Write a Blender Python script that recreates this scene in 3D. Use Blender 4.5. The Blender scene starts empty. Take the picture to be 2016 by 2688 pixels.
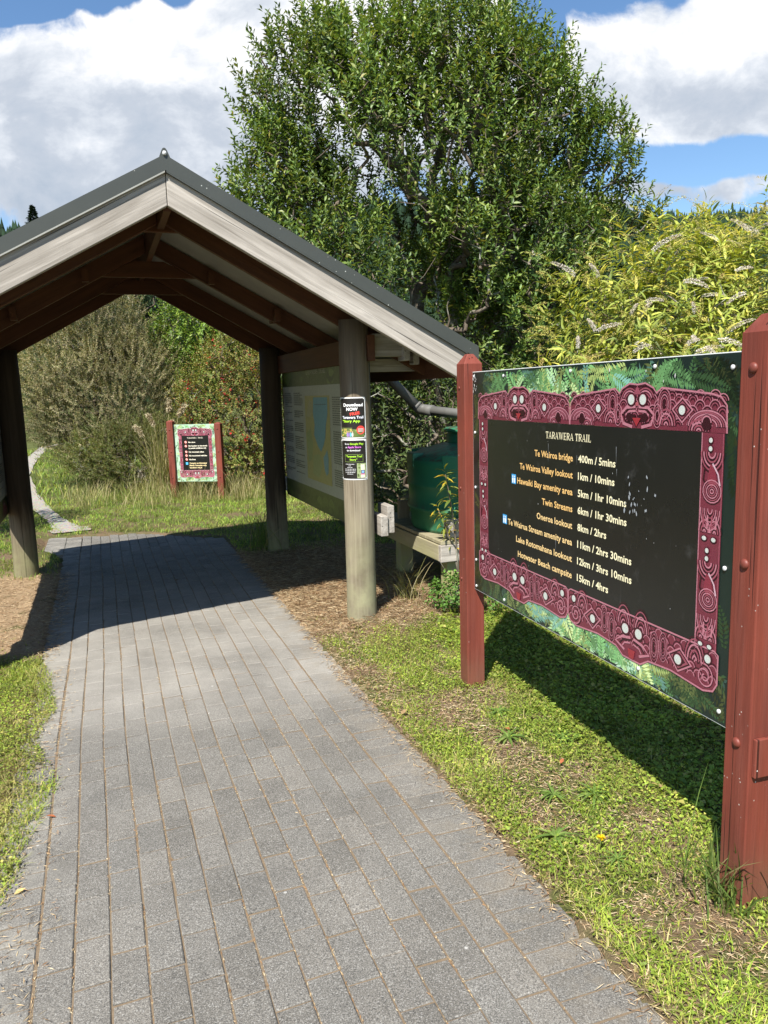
import bpy, bmesh, math, random
import numpy as np
from mathutils import Vector, Matrix
random.seed(7)
RS = np.random.RandomState(11)
sc = bpy.context.scene
COL = sc.collection

# ------------------------------------------------------------------ camera
PITCH, ROLL, HC = 0.1556, 0.0284, 1.6
cam = bpy.data.cameras.new('camera')
cam.sensor_fit = 'VERTICAL'; cam.sensor_height = 36.0; cam.lens = 36.0 * 2020 / 2688
cam.clip_start = 0.05; cam.clip_end = 3000
camo = bpy.data.objects.new('camera', cam); COL.objects.link(camo)
cp, sp_, cr, sr = math.cos(PITCH), math.sin(PITCH), math.cos(ROLL), math.sin(ROLL)
r0 = Vector((1, 0, 0)); u0 = Vector((0, sp_, cp)); d0 = Vector((0, cp, -sp_))
rt = r0 * cr - u0 * sr; up = r0 * sr + u0 * cr
m4 = Matrix((rt, up, -d0)).transposed().to_4x4(); m4.translation = Vector((0, 0, HC))
camo.matrix_world = m4
sc.camera = camo
sc.render.engine = 'CYCLES'
sc.cycles.use_denoising = True
try:
    sc.cycles.denoiser = 'OPENIMAGEDENOISE'
    sc.cycles.denoising_prefilter = 'ACCURATE'
except Exception:
    pass
sc.cycles.max_bounces = 6; sc.cycles.diffuse_bounces = 3; sc.cycles.glossy_bounces = 3
sc.cycles.transmission_bounces = 4; sc.cycles.transparent_max_bounces = 4
sc.view_settings.view_transform = 'Standard'; sc.view_settings.look = 'None'
sc.view_settings.exposure = 1.0; sc.view_settings.gamma = 1.0

# ------------------------------------------------------------------ node helper
class NT:
    def __init__(s, tree): s.t = tree; s.n = tree.nodes; s.l = tree.links
    def new(s, k, **kw):
        n = s.n.new(k)
        for a, b in kw.items(): setattr(n, a, b)
        return n
    def put(s, sock, v):
        if v is None: return
        if isinstance(v, bpy.types.NodeSocket): s.l.new(v, sock)
        else:
            if isinstance(v, (tuple, list)) and len(v) == 3 and sock.type == 'RGBA': v = (*v, 1)
            sock.default_value = v
    def math(s, op, a, b=None, c=None, clamp=False):
        n = s.new('ShaderNodeMath', operation=op); n.use_clamp = clamp
        s.put(n.inputs[0], a); s.put(n.inputs[1], b); s.put(n.inputs[2], c); return n.outputs[0]
    def mix(s, f, a, b, mode='MIX'):
        n = s.new('ShaderNodeMix', data_type='RGBA', blend_type=mode)
        s.put(n.inputs[0], f); s.put(n.inputs[6], a); s.put(n.inputs[7], b); return n.outputs[2]
    def noise(s, v, scale, detail=4, rough=.55, dist=0, out=0):
        n = s.new('ShaderNodeTexNoise'); s.put(n.inputs['Vector'], v); n.inputs['Scale'].default_value = scale
        n.inputs['Detail'].default_value = detail; n.inputs['Roughness'].default_value = rough
        n.inputs['Distortion'].default_value = dist; return n.outputs[out]
    def voro(s, v, scale, out='Distance', feature='F1'):
        n = s.new('ShaderNodeTexVoronoi', feature=feature); s.put(n.inputs['Vector'], v); n.inputs['Scale'].default_value = scale
        return n.outputs[out]
    def ramp(s, f, stops):
        n = s.new('ShaderNodeValToRGB'); e = n.color_ramp.elements
        while len(e) < len(stops): e.new(.5)
        for k, (p, c) in zip(e, stops):
            k.position = p; k.color = (c, c, c, 1) if isinstance(c, (int, float)) else (*c, 1)
        s.put(n.inputs[0], f); return n.outputs[0]
    def maprange(s, v, a, b, c=0., d=1., smooth=True):
        n = s.new('ShaderNodeMapRange'); n.interpolation_type = 'SMOOTHSTEP' if smooth else 'LINEAR'
        s.put(n.inputs[0], v)
        for i, q in enumerate((a, b, c, d)): n.inputs[i + 1].default_value = q
        return n.outputs[0]
    def attr(s, name, out='Vector'):
        return s.new('ShaderNodeAttribute', attribute_name=name).outputs[out]
    def vmap(s, v, scale=(1, 1, 1), loc=(0, 0, 0)):
        n = s.new('ShaderNodeMapping'); s.put(n.inputs[0], v); n.inputs[3].default_value = scale; n.inputs[1].default_value = loc; return n.outputs[0]
    def pos(s): return s.new('ShaderNodeNewGeometry').outputs['Position']
    def island(s): return s.new('ShaderNodeNewGeometry').outputs['Random Per Island']
    def sep(s, v):
        n = s.new('ShaderNodeSeparateXYZ'); s.put(n.inputs[0], v); return n.outputs
    def comb(s, x, y, z=0.):
        n = s.new('ShaderNodeCombineXYZ'); s.put(n.inputs[0], x); s.put(n.inputs[1], y); s.put(n.inputs[2], z); return n.outputs[0]
    def bump(s, h, strength=.3, dist=.01):
        n = s.new('ShaderNodeBump'); s.put(n.inputs['Height'], h); n.inputs['Strength'].default_value = strength
        n.inputs['Distance'].default_value = dist; return n.outputs[0]

def material(name, fn):
    m = bpy.data.materials.new(name); m.use_nodes = True
    t = NT(m.node_tree); m.node_tree.nodes.clear()
    out = t.new('ShaderNodeOutputMaterial'); b = t.new('ShaderNodeBsdfPrincipled')
    m.node_tree.links.new(b.outputs[0], out.inputs[0])
    def setp(base=None, rough=None, spec=None, normal=None, metal=None):
        t.put(b.inputs['Base Color'], base); t.put(b.inputs['Roughness'], rough)
        t.put(b.inputs['Specular IOR Level'], spec); t.put(b.inputs['Normal'], normal); t.put(b.inputs['Metallic'], metal)
    fn(t, setp, b, out)
    return m

# ------------------------------------------------------------------ sun + sky
SUN = Vector((0.265, 0.73, -1.0)).normalized()
sun = bpy.data.lights.new('sun', 'SUN'); sun.energy = 4.9; sun.angle = math.radians(.53); sun.color = (1, .955, .88)
suno = bpy.data.objects.new('sun', sun); COL.objects.link(suno)
suno.rotation_euler = SUN.to_track_quat('-Z', 'Y').to_euler(); suno.location = (-8, -20, 30)
world = bpy.data.worlds.new('World'); sc.world = world; world.use_nodes = True
def build_sky():
    t = NT(world.node_tree); t.n.clear()
    out = t.new('ShaderNodeOutputWorld'); bg = t.new('ShaderNodeBackground'); bgc = t.new('ShaderNodeBackground')
    sky = t.new('ShaderNodeTexSky'); sky.sky_type = 'NISHITA'; sky.sun_disc = False
    sky.sun_elevation = math.asin(-SUN.z); sky.sun_rotation = math.atan2(-SUN.x, -SUN.y)
    sky.air_density = 1.0; sky.dust_density = .25; sky.ozone_density = 2.5
    hs = t.new('ShaderNodeHueSaturation'); hs.inputs['Saturation'].default_value = 1.12; t.put(hs.inputs['Color'], sky.outputs[0])
    t.put(bg.inputs[0], hs.outputs[0]); bg.inputs[1].default_value = .086
    d = t.new('ShaderNodeTexCoord').outputs['Generated']
    x, y, z = t.sep(d)
    ay = t.math('MAXIMUM', t.math('ABSOLUTE', y), .08)
    px = t.math('DIVIDE', x, ay); pz = t.math('DIVIDE', z, ay)
    p = t.comb(px, pz, 0)
    warp = t.noise(p, 5, 3, .5, out=1)
    mx = t.new('ShaderNodeVectorMath', operation='MULTIPLY_ADD'); t.put(mx.inputs[0], warp); mx.inputs[1].default_value = (.09, .07, 0); t.put(mx.inputs[2], p)
    q = mx.outputs[0]
    n1 = t.math('ADD', t.math('MULTIPLY', t.noise(q, 6.5, 8, .58), .75), t.math('MULTIPLY', t.noise(q, 17., 6, .6), .25))
    qx, qz, _ = t.sep(q)
    def blob(cx, cz, rx, rz, amp):
        a = t.math('POWER', t.math('DIVIDE', t.math('SUBTRACT', qx, cx + .045), rx), 2.)
        b = t.math('POWER', t.math('DIVIDE', t.math('SUBTRACT', qz, cz + .035), rz), 2.)
        return t.math('MULTIPLY', t.math('MAXIMUM', t.math('SUBTRACT', 1., t.math('ADD', a, b)), 0.), amp)
    F = -.40
    for bl in [(-.34, .32, .42, .17, 1.7), (-.12, .40, .24, .13, 1.6), (.39, .375, .22, .115, 1.8), (.43, .237, .12, .026, 1.0), (.335, .244, .06, .022, .55),
               (.275, .205, .05, .03, 1.2), (.05, .33, .25, .2, .9), (-.405, .485, .07, .042, -1.5), (-.315, .483, .06, .034, -1.3), (-.215, .49, .04, .03, -1.2),
               (.206, .44, .036, .075, -1.7), (.38, .270, .2, .028, -.75), (-.46, .22, .12, .03, -.55), (.25, .30, .035, .06, -.9)]:
        F = t.math('ADD', F, blob(*bl))
    F = t.math('ADD', F, t.math('MULTIPLY', t.math('SUBTRACT', n1, .5), 4.0))
    mask = t.math('MULTIPLY', t.maprange(F, -.04, .46), t.maprange(y, .0, .12))
    n2 = t.noise(t.vmap(q, (1, 1.3, 1), (3.1, 1.7, 0)), 6.5, 8, .6)
    sh = t.math('ADD', t.math('MULTIPLY', t.math('SUBTRACT', n2, .5), 2.7), t.math('MULTIPLY', t.math('SUBTRACT', pz, .345), 3.6))
    sh = t.math('SUBTRACT', sh, t.math('MULTIPLY', t.math('MINIMUM', F, 1.3), .13))
    colr = t.ramp(t.math('ADD', sh, .70), [(0., (.44, .51, .61)), (.38, (.56, .61, .69)), (.62, (.74, .78, .84)), (.85, (.99, .99, 1.0))])
    t.put(bgc.inputs[0], colr); bgc.inputs[1].default_value = .56
    ms = t.new('ShaderNodeMixShader'); t.put(ms.inputs[0], t.math('MULTIPLY', mask, .97)); t.l.new(bg.outputs[0], ms.inputs[1]); t.l.new(bgc.outputs[0], ms.inputs[2])
    t.l.new(ms.outputs[0], out.inputs[0])
build_sky()

# ------------------------------------------------------------------ frames
AZ = 0.3482
V = Vector((math.cos(AZ), math.sin(AZ), 0)); U = Vector((-math.sin(AZ), math.cos(AZ), 0))
def W(v, u, z=0.): return V * v + U * u + Vector((0, 0, z))       # path frame (v across, u along)
CU, CV = 4.975, .441                                              # shelter: front post row, ridge line
def S(v, u, z=0.): return W(CV + v, CU + u, z)
def uv_of(x, y): return x * V.x + y * V.y, x * U.x + y * U.y      # -> v, u

# ------------------------------------------------------------------ objects / tagging
def tag(o, label=None, cat=None, group=None, kind=None):
    for k, q in (('label', label), ('category', cat), ('group', group), ('kind', kind)):
        if q: o[k] = q
    return o
def empty(name, loc, label, cat, group=None, rotz=0):
    o = bpy.data.objects.new(name, None); COL.objects.link(o); o.location = loc; o.rotation_euler = (0, 0, rotz)
    o.empty_display_size = .1
    return tag(o, label, cat, group)
def base_of(parent):
    q = Vector((0, 0, 0))
    while parent is not None: q += parent.location; parent = parent.parent
    return q
def link_mesh(name, me, parent, m, bevel=0):
    o = bpy.data.objects.new(name, me); COL.objects.link(o)
    if m: me.materials.append(m)
    if parent is not None: o.parent = parent
    if bevel:
        b = o.modifiers.new('bevel', 'BEVEL'); b.width = bevel; b.segments = 2; b.limit_method = 'ANGLE'; b.angle_limit = math.radians(40)
    return o

class MB:
    """collects faces in world coordinates, with a wood-grain coordinate and a colour per vertex"""
    def __init__(s): s.v = []; s.f = []; s.lc = []; s.c = []; s.sm = []
    def add(s, vs, fs, lc=None, col=(1, 1, 1), smooth=False):
        o = len(s.v); s.v += [tuple(q) for q in vs]; s.f += [tuple(i + o for i in f) for f in fs]
        s.lc += [tuple(q) for q in (lc or vs)]; s.c += [(*col, 1)] * len(vs); s.sm += [smooth] * len(fs)
    def prism(s, poly, ext, along=None, col=(1, 1, 1)):
        poly = [Vector(q) for q in poly]; ext = Vector(ext); n = len(poly)
        vs = poly + [q + ext for q in poly]
        nn = (poly[1] - poly[0]).cross(poly[2] - poly[1])
        fs = [tuple(range(n)), tuple(range(2 * n - 1, n - 1, -1))] if nn.dot(ext) < 0 else [tuple(range(n - 1, -1, -1)), tuple(range(n, 2 * n))]
        for i in range(n):
            j = (i + 1) % n
            fs.append((i, j, n + j, n + i) if nn.dot(ext) > 0 else (j, i, n + i, n + j))
        a = Vector(along).normalized() if along is not None else Vector((0, 0, 1))
        e = ext.normalized(); w = a.cross(e)
        o = Vector((random.uniform(0, 40), random.uniform(0, 9), random.uniform(0, 9)))
        s.add(vs, fs, [Vector((q.dot(a), q.dot(w), q.dot(e))) + o for q in vs], col)
    def box(s, o, ax, ay, az, along=None, col=(1, 1, 1)):
        o, ax, ay, az = map(Vector, (o, ax, ay, az))
        if along is None: along = max((ax, ay, az), key=lambda q: q.length)
        e = min((ax, ay, az), key=lambda q: q.length)
        oth = [q for q in (ax, ay, az) if q is not e]
        s.prism([o, o + oth[0], o + oth[0] + oth[1], o + oth[1]], e, along, col)
    def tube(s, pts, rad, n=8, col=(1, 1, 1), caps=True, smooth=True):
        pts = [Vector(q) for q in pts]
        if not hasattr(rad, '__len__'): rad = [rad] * len(pts)
        vs = []; lc = []; L = 0; off = random.uniform(0, 30)
        ref = None
        for i, q in enumerate(pts):
            d = (pts[min(i + 1, len(pts) - 1)] - pts[max(i - 1, 0)]).normalized()
            if ref is None: ref = d.orthogonal().normalized()
            ref = (ref - d * ref.dot(d)).normalized(); b = d.cross(ref)
            if i: L += (q - pts[i - 1]).length
            for k in range(n):
                a = 2 * math.pi * k / n; dd = ref * math.cos(a) + b * math.sin(a)
                vs.append(q + dd * rad[i]); lc.append((L + off, math.cos(a) * rad[i], math.sin(a) * rad[i]))
        fs = []
        for i in range(len(pts) - 1):
            for k in range(n):
                a, b2 = i * n + k, i * n + (k + 1) % n; fs.append((a, b2, b2 + n, a + n))
        if caps: fs.append(tuple(range(n - 1, -1, -1))); fs.append(tuple(range((len(pts) - 1) * n, len(pts) * n)))
        s.add(vs, fs, lc, col, smooth)
    def lathe(s, c, prof, n=48, col=(1, 1, 1)):
        c = Vector(c); vs = []
        for r, z in prof:
            for k in range(n):
                a = 2 * math.pi * k / n; vs.append(c + Vector((r * math.cos(a), r * math.sin(a), z)))
        fs = []
        for i in range(len(prof) - 1):
            for k in range(n):
                a, b = i * n + k, i * n + (k + 1) % n; fs.append((a, b, b + n, a + n))
        s.add(vs, fs, None, col, True)
    def build(s, name, m, parent=None, bevel=0):
        me = bpy.data.meshes.new(name); o = base_of(parent)
        me.from_pydata([(q[0] - o.x, q[1] - o.y, q[2] - o.z) for q in s.v], [], s.f)
        a = me.attributes.new('lc', 'FLOAT_VECTOR', 'POINT'); a.data.foreach_set('vector', np.array(s.lc, 'f').ravel())
        a = me.attributes.new('col', 'FLOAT_COLOR', 'POINT'); a.data.foreach_set('color', np.array(s.c, 'f').ravel())
        me.polygons.foreach_set('use_smooth', s.sm); me.update()
        return link_mesh(name, me, parent, m, bevel)

def np_mesh(name, verts, faces, cols, m, parent=None, smooth=False):
    """verts (n,3) world, faces (k,3|4) index array, cols (n,3)"""
    o = base_of(parent); verts = np.asarray(verts, 'f') - np.array(o, 'f')
    me = bpy.data.meshes.new(name); k = faces.shape[1]
    me.vertices.add(len(verts)); me.vertices.foreach_set('co', verts.ravel())
    me.loops.add(faces.size); me.loops.foreach_set('vertex_index', faces.astype(np.int32).ravel())
    me.polygons.add(len(faces)); me.polygons.foreach_set('loop_start', np.arange(0, faces.size, k, dtype=np.int32))
    me.polygons.foreach_set('loop_total', np.full(len(faces), k, np.int32))
    a = me.attributes.new('col', 'FLOAT_COLOR', 'POINT')
    a.data.foreach_set('color', np.concatenate([np.asarray(cols, 'f'), np.ones((len(verts), 1), 'f')], 1).ravel())
    me.update(calc_edges=True); me.validate()
    if smooth: me.polygons.foreach_set('use_smooth', [True] * len(faces))
    return link_mesh(name, me, parent, m)

# ------------------------------------------------------------------ numpy noise
_T = np.random.RandomState(5).rand(256, 256)
def vn(x, y, s=1.0, o=0):
    x = np.asarray(x, float) * s + 37.3 + o * 17.7; y = np.asarray(y, float) * s + 91.1 + o * 9.3
    xi = np.floor(x).astype(int); yi = np.floor(y).astype(int); fx = x - xi; fy = y - yi
    fx = fx * fx * (3 - 2 * fx); fy = fy * fy * (3 - 2 * fy)
    g = lambda a, b: _T[a % 256, b % 256]
    return (g(xi, yi) * (1 - fx) + g(xi + 1, yi) * fx) * (1 - fy) + (g(xi, yi + 1) * (1 - fx) + g(xi + 1, yi + 1) * fx) * fy
def fbm(x, y, s=1.0, o=0): return .55 * vn(x, y, s, o) + .28 * vn(x, y, s * 2.1, o + 1) + .17 * vn(x, y, s * 4.3, o + 2)
def sst(a, b, x): q = np.clip((np.asarray(x, float) - a) / (b - a), 0, 1); return q * q * (3 - 2 * q)
def unit(a): return a / np.maximum(np.linalg.norm(a, axis=-1, keepdims=True), 1e-9)

# ------------------------------------------------------------------ materials
def wood(name, c1, c2, c3, streak=.6, rough=.8, moss=None, crack=.5, upper=None):
    def fn(t, setp, b, out):
        lc = t.attr('lc')
        a = t.noise(t.vmap(lc, (1.6, 34, 34)), 1.0, 5, .6, .6); w = t.noise(t.vmap(lc, (3, 120, 120)), 1.0, 3, .6)
        bl = t.noise(t.vmap(lc, (1.2, 5, 5)), 1.3, 4, .6)
        col = t.mix(t.ramp(a, [(.3, 0.), (.7, 1.)]), c1, c2)
        col = t.mix(t.ramp(bl, [(.35, 0.), (.75, streak)]), col, c3)
        kn = t.voro(t.vmap(lc, (1.7, 7, 7)), 1.0); kn = t.maprange(kn, .05, .13, .62, 1.)
        col = t.mix(1., col, kn, 'MULTIPLY')
        cr_ = t.noise(t.vmap(lc, (.8, 60, 60), (7, 3, 1)), 1.0, 2, .5); cm = t.maprange(cr_, .27, .36, 1. - crack, 1.)
        col = t.mix(1., col, cm, 'MULTIPLY')
        if upper:                                # unweathered brown timber higher up, darkened with the roof's shade painted in
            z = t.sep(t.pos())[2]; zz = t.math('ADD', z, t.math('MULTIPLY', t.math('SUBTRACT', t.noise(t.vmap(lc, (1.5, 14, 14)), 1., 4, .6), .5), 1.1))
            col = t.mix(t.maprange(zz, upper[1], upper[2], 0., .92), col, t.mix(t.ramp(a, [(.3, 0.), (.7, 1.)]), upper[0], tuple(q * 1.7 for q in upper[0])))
        if moss:
            z = t.sep(t.pos())[2]; mm = t.math('MULTIPLY', t.maprange(z, moss[1], moss[2], 1., 0.), t.ramp(t.noise(t.pos(), 7, 4, .6), [(.3, .15), (.65, 1.)]))
            col = t.mix(mm, col, moss[0])
        h = t.math('ADD', t.math('MULTIPLY', w, .4), t.math('MULTIPLY', cm, 1.))
        setp(col, rough, .25, t.bump(t.math('ADD', h, a), .5, .004))
    return material(name, fn)
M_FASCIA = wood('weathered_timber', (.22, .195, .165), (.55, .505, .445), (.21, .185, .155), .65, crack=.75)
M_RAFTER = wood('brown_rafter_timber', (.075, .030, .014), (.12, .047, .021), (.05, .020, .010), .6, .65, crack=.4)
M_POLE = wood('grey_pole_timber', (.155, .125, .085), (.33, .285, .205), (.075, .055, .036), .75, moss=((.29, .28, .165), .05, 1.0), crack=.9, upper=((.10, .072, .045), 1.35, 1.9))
M_POLE_SHADED = wood('sheltered_pole_timber', (.105, .082, .052), (.25, .21, .14), (.075, .055, .036), .75, moss=((.24, .24, .12), .0, .5), crack=.85, upper=((.030, .021, .013), .30, .75))  # rear poles: gloom under the roof painted into the timber colour
M_DECK = wood('pale_stand_timber', (.27, .23, .16), (.38, .34, .24), (.19, .16, .10), .7, moss=((.33, .33, .13), .2, .6), crack=.5)
def f_red(t, setp, b, out):
    lc = t.attr('lc'); a = t.noise(t.vmap(lc, (1.5, 30, 30)), 1., 4, .6); bl = t.noise(t.vmap(lc, (2, 6, 6)), 1.4, 4, .6)
    col = t.mix(t.ramp(bl, [(.3, 0.), (.75, 1.)]), (.195, .043, .026), (.125, .031, .021))
    col = t.mix(t.ramp(a, [(.48, 0.), (.75, .55)]), col, (.23, .075, .055))
    ck = t.noise(t.vmap(lc, (.9, 70, 70)), 1., 2, .5); cm = t.maprange(ck, .30, .37, .3, 1.); col = t.mix(1., col, cm, 'MULTIPLY')
    fl = t.voro(t.pos(), 42.); fm = t.math('MULTIPLY', t.maprange(fl, .07, .12, 1., 0.), t.maprange(t.noise(t.pos(), 6, 3), .57, .68))
    col = t.mix(fm, col, (.62, .56, .5))
    z = t.sep(t.pos())[2]; mm = t.math('MULTIPLY', t.maprange(z, .03, .28, .6, 0.), t.noise(t.pos(), 9, 3)); col = t.mix(mm, col, (.14, .10, .06))
    setp(col, .6, .3, t.bump(t.math('ADD', a, cm), .9, .005))
M_RED = material('red_brown_painted_timber', f_red)
def f_roof(t, setp, b, out):
    p = t.pos(); n = t.noise(p, 3.5, 5, .6); col = t.mix(n, (.040, .044, .038), (.062, .066, .056))
    sp = t.voro(p, 30.); m = t.math('MULTIPLY', t.maprange(sp, .06, .13, 1., 0.), t.maprange(t.noise(p, 3, 3), .5, .62)); col = t.mix(m, col, (.45, .46, .42))
    setp(col, .42, .5, t.bump(n, .05, .01))
M_ROOF = material('dark_green_grey_steel', f_roof)
def simple(name, c, rough=.6, spec=.4, var=.25, sc_=6., bump=0.):
    def fn(t, setp, b, out):
        n = t.noise(t.pos(), sc_, 5, .6); dark = tuple(x * (1 - var) for x in c); lite = tuple(min(1, x * (1 + var)) for x in c)
        setp(t.mix(n, dark, lite), rough, spec, t.bump(n, bump, .01) if bump else None)
    return material(name, fn)
M_UNDER = simple('pale_roof_lining', (.30, .30, .27), .8)
M_PVC = simple('grey_pipe_plastic', (.12, .118, .108), .6, .35, .4, 9.)
M_STEEL = simple('galvanised_steel', (.55, .55, .55), .4, .5)
M_BOLT = simple('red_painted_bolt', (.15, .036, .024), .5, .4)
def f_tank(t, setp, b, out):
    p = t.pos(); n = t.noise(p, 5, 5, .6); col = t.mix(n, (.020, .14, .070), (.034, .20, .102))
    dr = t.noise(t.vmap(p, (14, 14, 1.2)), 1., 4, .6); col = t.mix(t.maprange(dr, .56, .78, 0., .45), col, (.13, .19, .14))
    ds = t.noise(p, 24, 4, .7); up_ = t.sep(t.new('ShaderNodeNewGeometry').outputs['Normal'])[2]
    dm = t.math('MULTIPLY', t.maprange(ds, .4, .62, 0., .9), t.maprange(up_, .25, .7)); col = t.mix(dm, col, (.07, .055, .035))
    setp(col, .42, .45, t.bump(n, .08, .01))
M_TANK = material('dark_green_tank_plastic', f_tank)
def f_print(t, setp, b, out):
    col = t.attr('col', 'Color'); n = t.noise(t.pos(), 40, 4, .6)
    col = t.mix(t.maprange(n, .4, .75, 0., .22), col, t.mix(1., col, (.55, .55, .55), 'MULTIPLY'))
    setp(col, t.math('ADD', .22, t.math('MULTIPLY', n, .2)), .4)
M_PRINT = material('laminated_print', f_print)
def f_printb(t, setp, b, out):
    col = t.attr('col', 'Color'); n = t.noise(t.pos(), 300, 3, .7)
    col = t.mix(t.maprange(n, .35, .7, 0., .55), col, t.mix(1., col, (.35, .35, .35), 'MULTIPLY'))
    setp(col, .32, .45, t.bump(n, .25, .002))
M_CARVE = material('carved_border_print', f_printb)
def f_black(t, setp, b, out):
    p = t.pos(); n = t.noise(p, 2.2, 4, .6); s = t.noise(t.vmap(p, (60, 60, 4)), 1., 3, .6)
    col = t.mix(n, (.009, .009, .008), (.014, .014, .012)); col = t.mix(t.maprange(s, .66, .8, 0., .18), col, (.16, .17, .18))
    sm = t.noise(p, 11, 5, .7); col = t.mix(t.maprange(sm, .55, .8, 0., .1), col, (.25, .25, .25))
    setp(col, t.math('ADD', .2, t.math('MULTIPLY', n, .18)), .42)
M_BLACK = material('glossy_black_print', f_black)
def leafmat(name, rough=.42, trans=.28, spec=.45, tint=(1.25, 1.15, .5)):
    def fn(t, setp, b, out):
        col = t.attr('col', 'Color'); n = t.noise(t.pos(), 55, 2); col = t.mix(1., col, t.ramp(n, [(.2, .78), (.8, 1.2)]), 'MULTIPLY')
        setp(col, rough, spec)
        tr = t.new('ShaderNodeBsdfTranslucent'); t.put(tr.inputs[0], t.mix(1., col, tint, 'MULTIPLY'))
        ms = t.new('ShaderNodeMixShader'); ms.inputs[0].default_value = trans
        t.l.new(b.outputs[0], ms.inputs[1]); t.l.new(tr.outputs[0], ms.inputs[2]); t.l.new(ms.outputs[0], out.inputs[0])
    return material(name, fn)
M_GLOSSLEAF = leafmat('glossy_leaf', .45, .28, .4)
M_LEAF = leafmat('soft_leaf', .55, .32, .35)
M_GRASS = leafmat('grass_blade', .55, .38, .3, (1.2, 1.15, .45))
M_DRY = leafmat('dry_straw', .75, .15, .2, (1.1, 1., .8))
M_FLOWER = leafmat('flower_petal', .7, .25, .2, (1, 1, .9))
def f_bark(t, setp, b, out):
    n = t.noise(t.pos(), 14, 5, .65); l = t.noise(t.pos(), 5, 4, .6)
    col = t.mix(n, (.075, .055, .04), (.17, .14, .105)); col = t.mix(t.maprange(l, .5, .68, 0., .85), col, (.33, .34, .28))
    setp(col, .85, .2, t.bump(n, .6, .01))
M_BARK = material('lichen_bark', f_bark)
def f_paver(t, setp, b, out):
    p = t.pos(); r = t.island()
    px, py, pz = t.sep(p)
    uu = t.math('ADD', t.math('MULTIPLY', px, U.x), t.math('MULTIPLY', py, U.y)); vv = t.math('ADD', t.math('MULTIPLY', px, V.x), t.math('MULTIPLY', py, V.y))
    col = t.ramp(r, [(0., (.140, .131, .114)), (.35, (.168, .157, .137)), (.6, (.155, .147, .130)), (1., (.188, .174, .150))])
    s1 = t.noise(p, 260, 3, .75); s2 = t.voro(p, 330, 'Color'); s2 = t.sep(s2)[0]
    col = t.mix(1., col, t.ramp(s1, [(.32, .40), (.5, .95), (.66, 1.7)]), 'MULTIPLY')
    col = t.mix(t.maprange(s2, .86, .95, 0., .42), col, (.42, .41, .38)); col = t.mix(t.maprange(s2, .0, .18, .6, 0.), col, (.035, .036, .037))
    big = t.noise(p, 1.6, 5, .6)
    dust = t.math('MULTIPLY', t.math('MULTIPLY', t.maprange(uu, 3.4, 4.3), t.maprange(uu, 5.6, 7.6, 1., 0.)), t.maprange(big, .3, .55, .35, 1.))
    col = t.mix(t.math('MULTIPLY', dust, .55), col, (.32, .30, .265))
    edge = t.math('MULTIPLY', t.maprange(vv, .92, 1.26), t.maprange(t.noise(p, 9, 5, .65), .42, .62)); col = t.mix(t.math('MULTIPLY', edge, .5), col, (.22, .185, .135))
    lft = t.math('MULTIPLY', t.maprange(vv, -.15, -.40), t.maprange(t.noise(p, 6, 5, .65), .4, .65)); col = t.mix(t.math('MULTIPLY', lft, .55), col, (.29, .275, .24))
    st = t.noise(p, 3.1, 6, .7); col = t.mix(1., col, t.ramp(st, [(.28, .80), (.5, .98), (.68, 1.12)]), 'MULTIPLY')
    wsp = t.voro(t.vmap(p, (1, 1, 0)), 5.5); col = t.mix(t.maprange(wsp, .02, .045, .6, 0.), col, (.55, .54, .5))
    setp(col, .82, .25, t.bump(t.math('ADD', s1, t.math('MULTIPLY', s2, .5)), .55, .004))
M_PAVER = material('exposed_aggregate_paver', f_paver)
def f_joint(t, setp, b, out):
    p = t.pos(); n = t.noise(p, 90, 4, .7); setp(t.mix(n, (.105, .078, .052), (.25, .19, .125)), .9, .1, t.bump(n, .8, .004))
M_JOINT = material('brown_joint_sand', f_joint)
def f_ground(t, setp, b, out):
    p = t.pos(); x, y, z = t.sep(p)
    uu = t.math('ADD', t.math('MULTIPLY', x, U.x), t.math('MULTIPLY', y, U.y)); vv = t.math('ADD', t.math('MULTIPLY', x, V.x), t.math('MULTIPLY', y, V.y))
    n = t.noise(p, 35, 5, .7); n2 = t.noise(p, 2.2, 5, .6); n3 = t.noise(p, 180, 3, .7)
    soil = t.mix(n, (.085, .058, .036), (.24, .17, .105)); grass = t.mix(n, (.05, .06, .018), (.13, .135, .045))
    straw = t.mix(n3, (.20, .13, .075), (.46, .34, .21))
    far = t.maprange(y, 9., 14.)
    col = t.mix(t.maprange(n2, .42, .58), grass, soil)
    col = t.mix(far, col, t.mix(n2, (.05, .07, .02), (.12, .125, .04)))
    zone = t.math('MULTIPLY', t.maprange(t.math('ADD', uu, t.maprange(vv, 0., .4, -.45, 0.)), 4.55, 4.9), t.maprange(uu, 7.4, 8.2, 1., 0.))
    zone = t.math('MULTIPLY', zone, t.math('MULTIPLY', t.maprange(vv, -2.2, -1.6), t.maprange(vv, 2.2, 2.8, 1., 0.)))
    zone = t.math('MULTIPLY', zone, t.maprange(t.noise(p, 3.5, 4), .28, .42))
    col = t.mix(zone, col, straw)
    setp(col, .95, .1, t.bump(t.math('ADD', n, t.math('MULTIPLY', n3, .4)), .9, .02))
M_GROUND = material('grassy_soil', f_ground)
def f_gravel(t, setp, b, out):
    p = t.pos(); n = t.noise(p, 60, 4, .7); r = t.voro(p, 45, 'Color'); col = t.mix(n, (.20, .175, .135), (.36, .32, .26)); col = t.mix(.25, col, r)
    setp(t.mix(.3, col, (.30, .27, .22)), .95, .1, t.bump(n, .8, .02))
M_GRAVEL = material('pale_gravel', f_gravel)
def f_hill(t, setp, b, out):
    n = t.noise(t.pos(), .12, 6, .65); setp(t.mix(n, (.012, .022, .012), (.035, .055, .024)), 1., 0.)
M_HILL = material('forested_hillside', f_hill)
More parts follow.
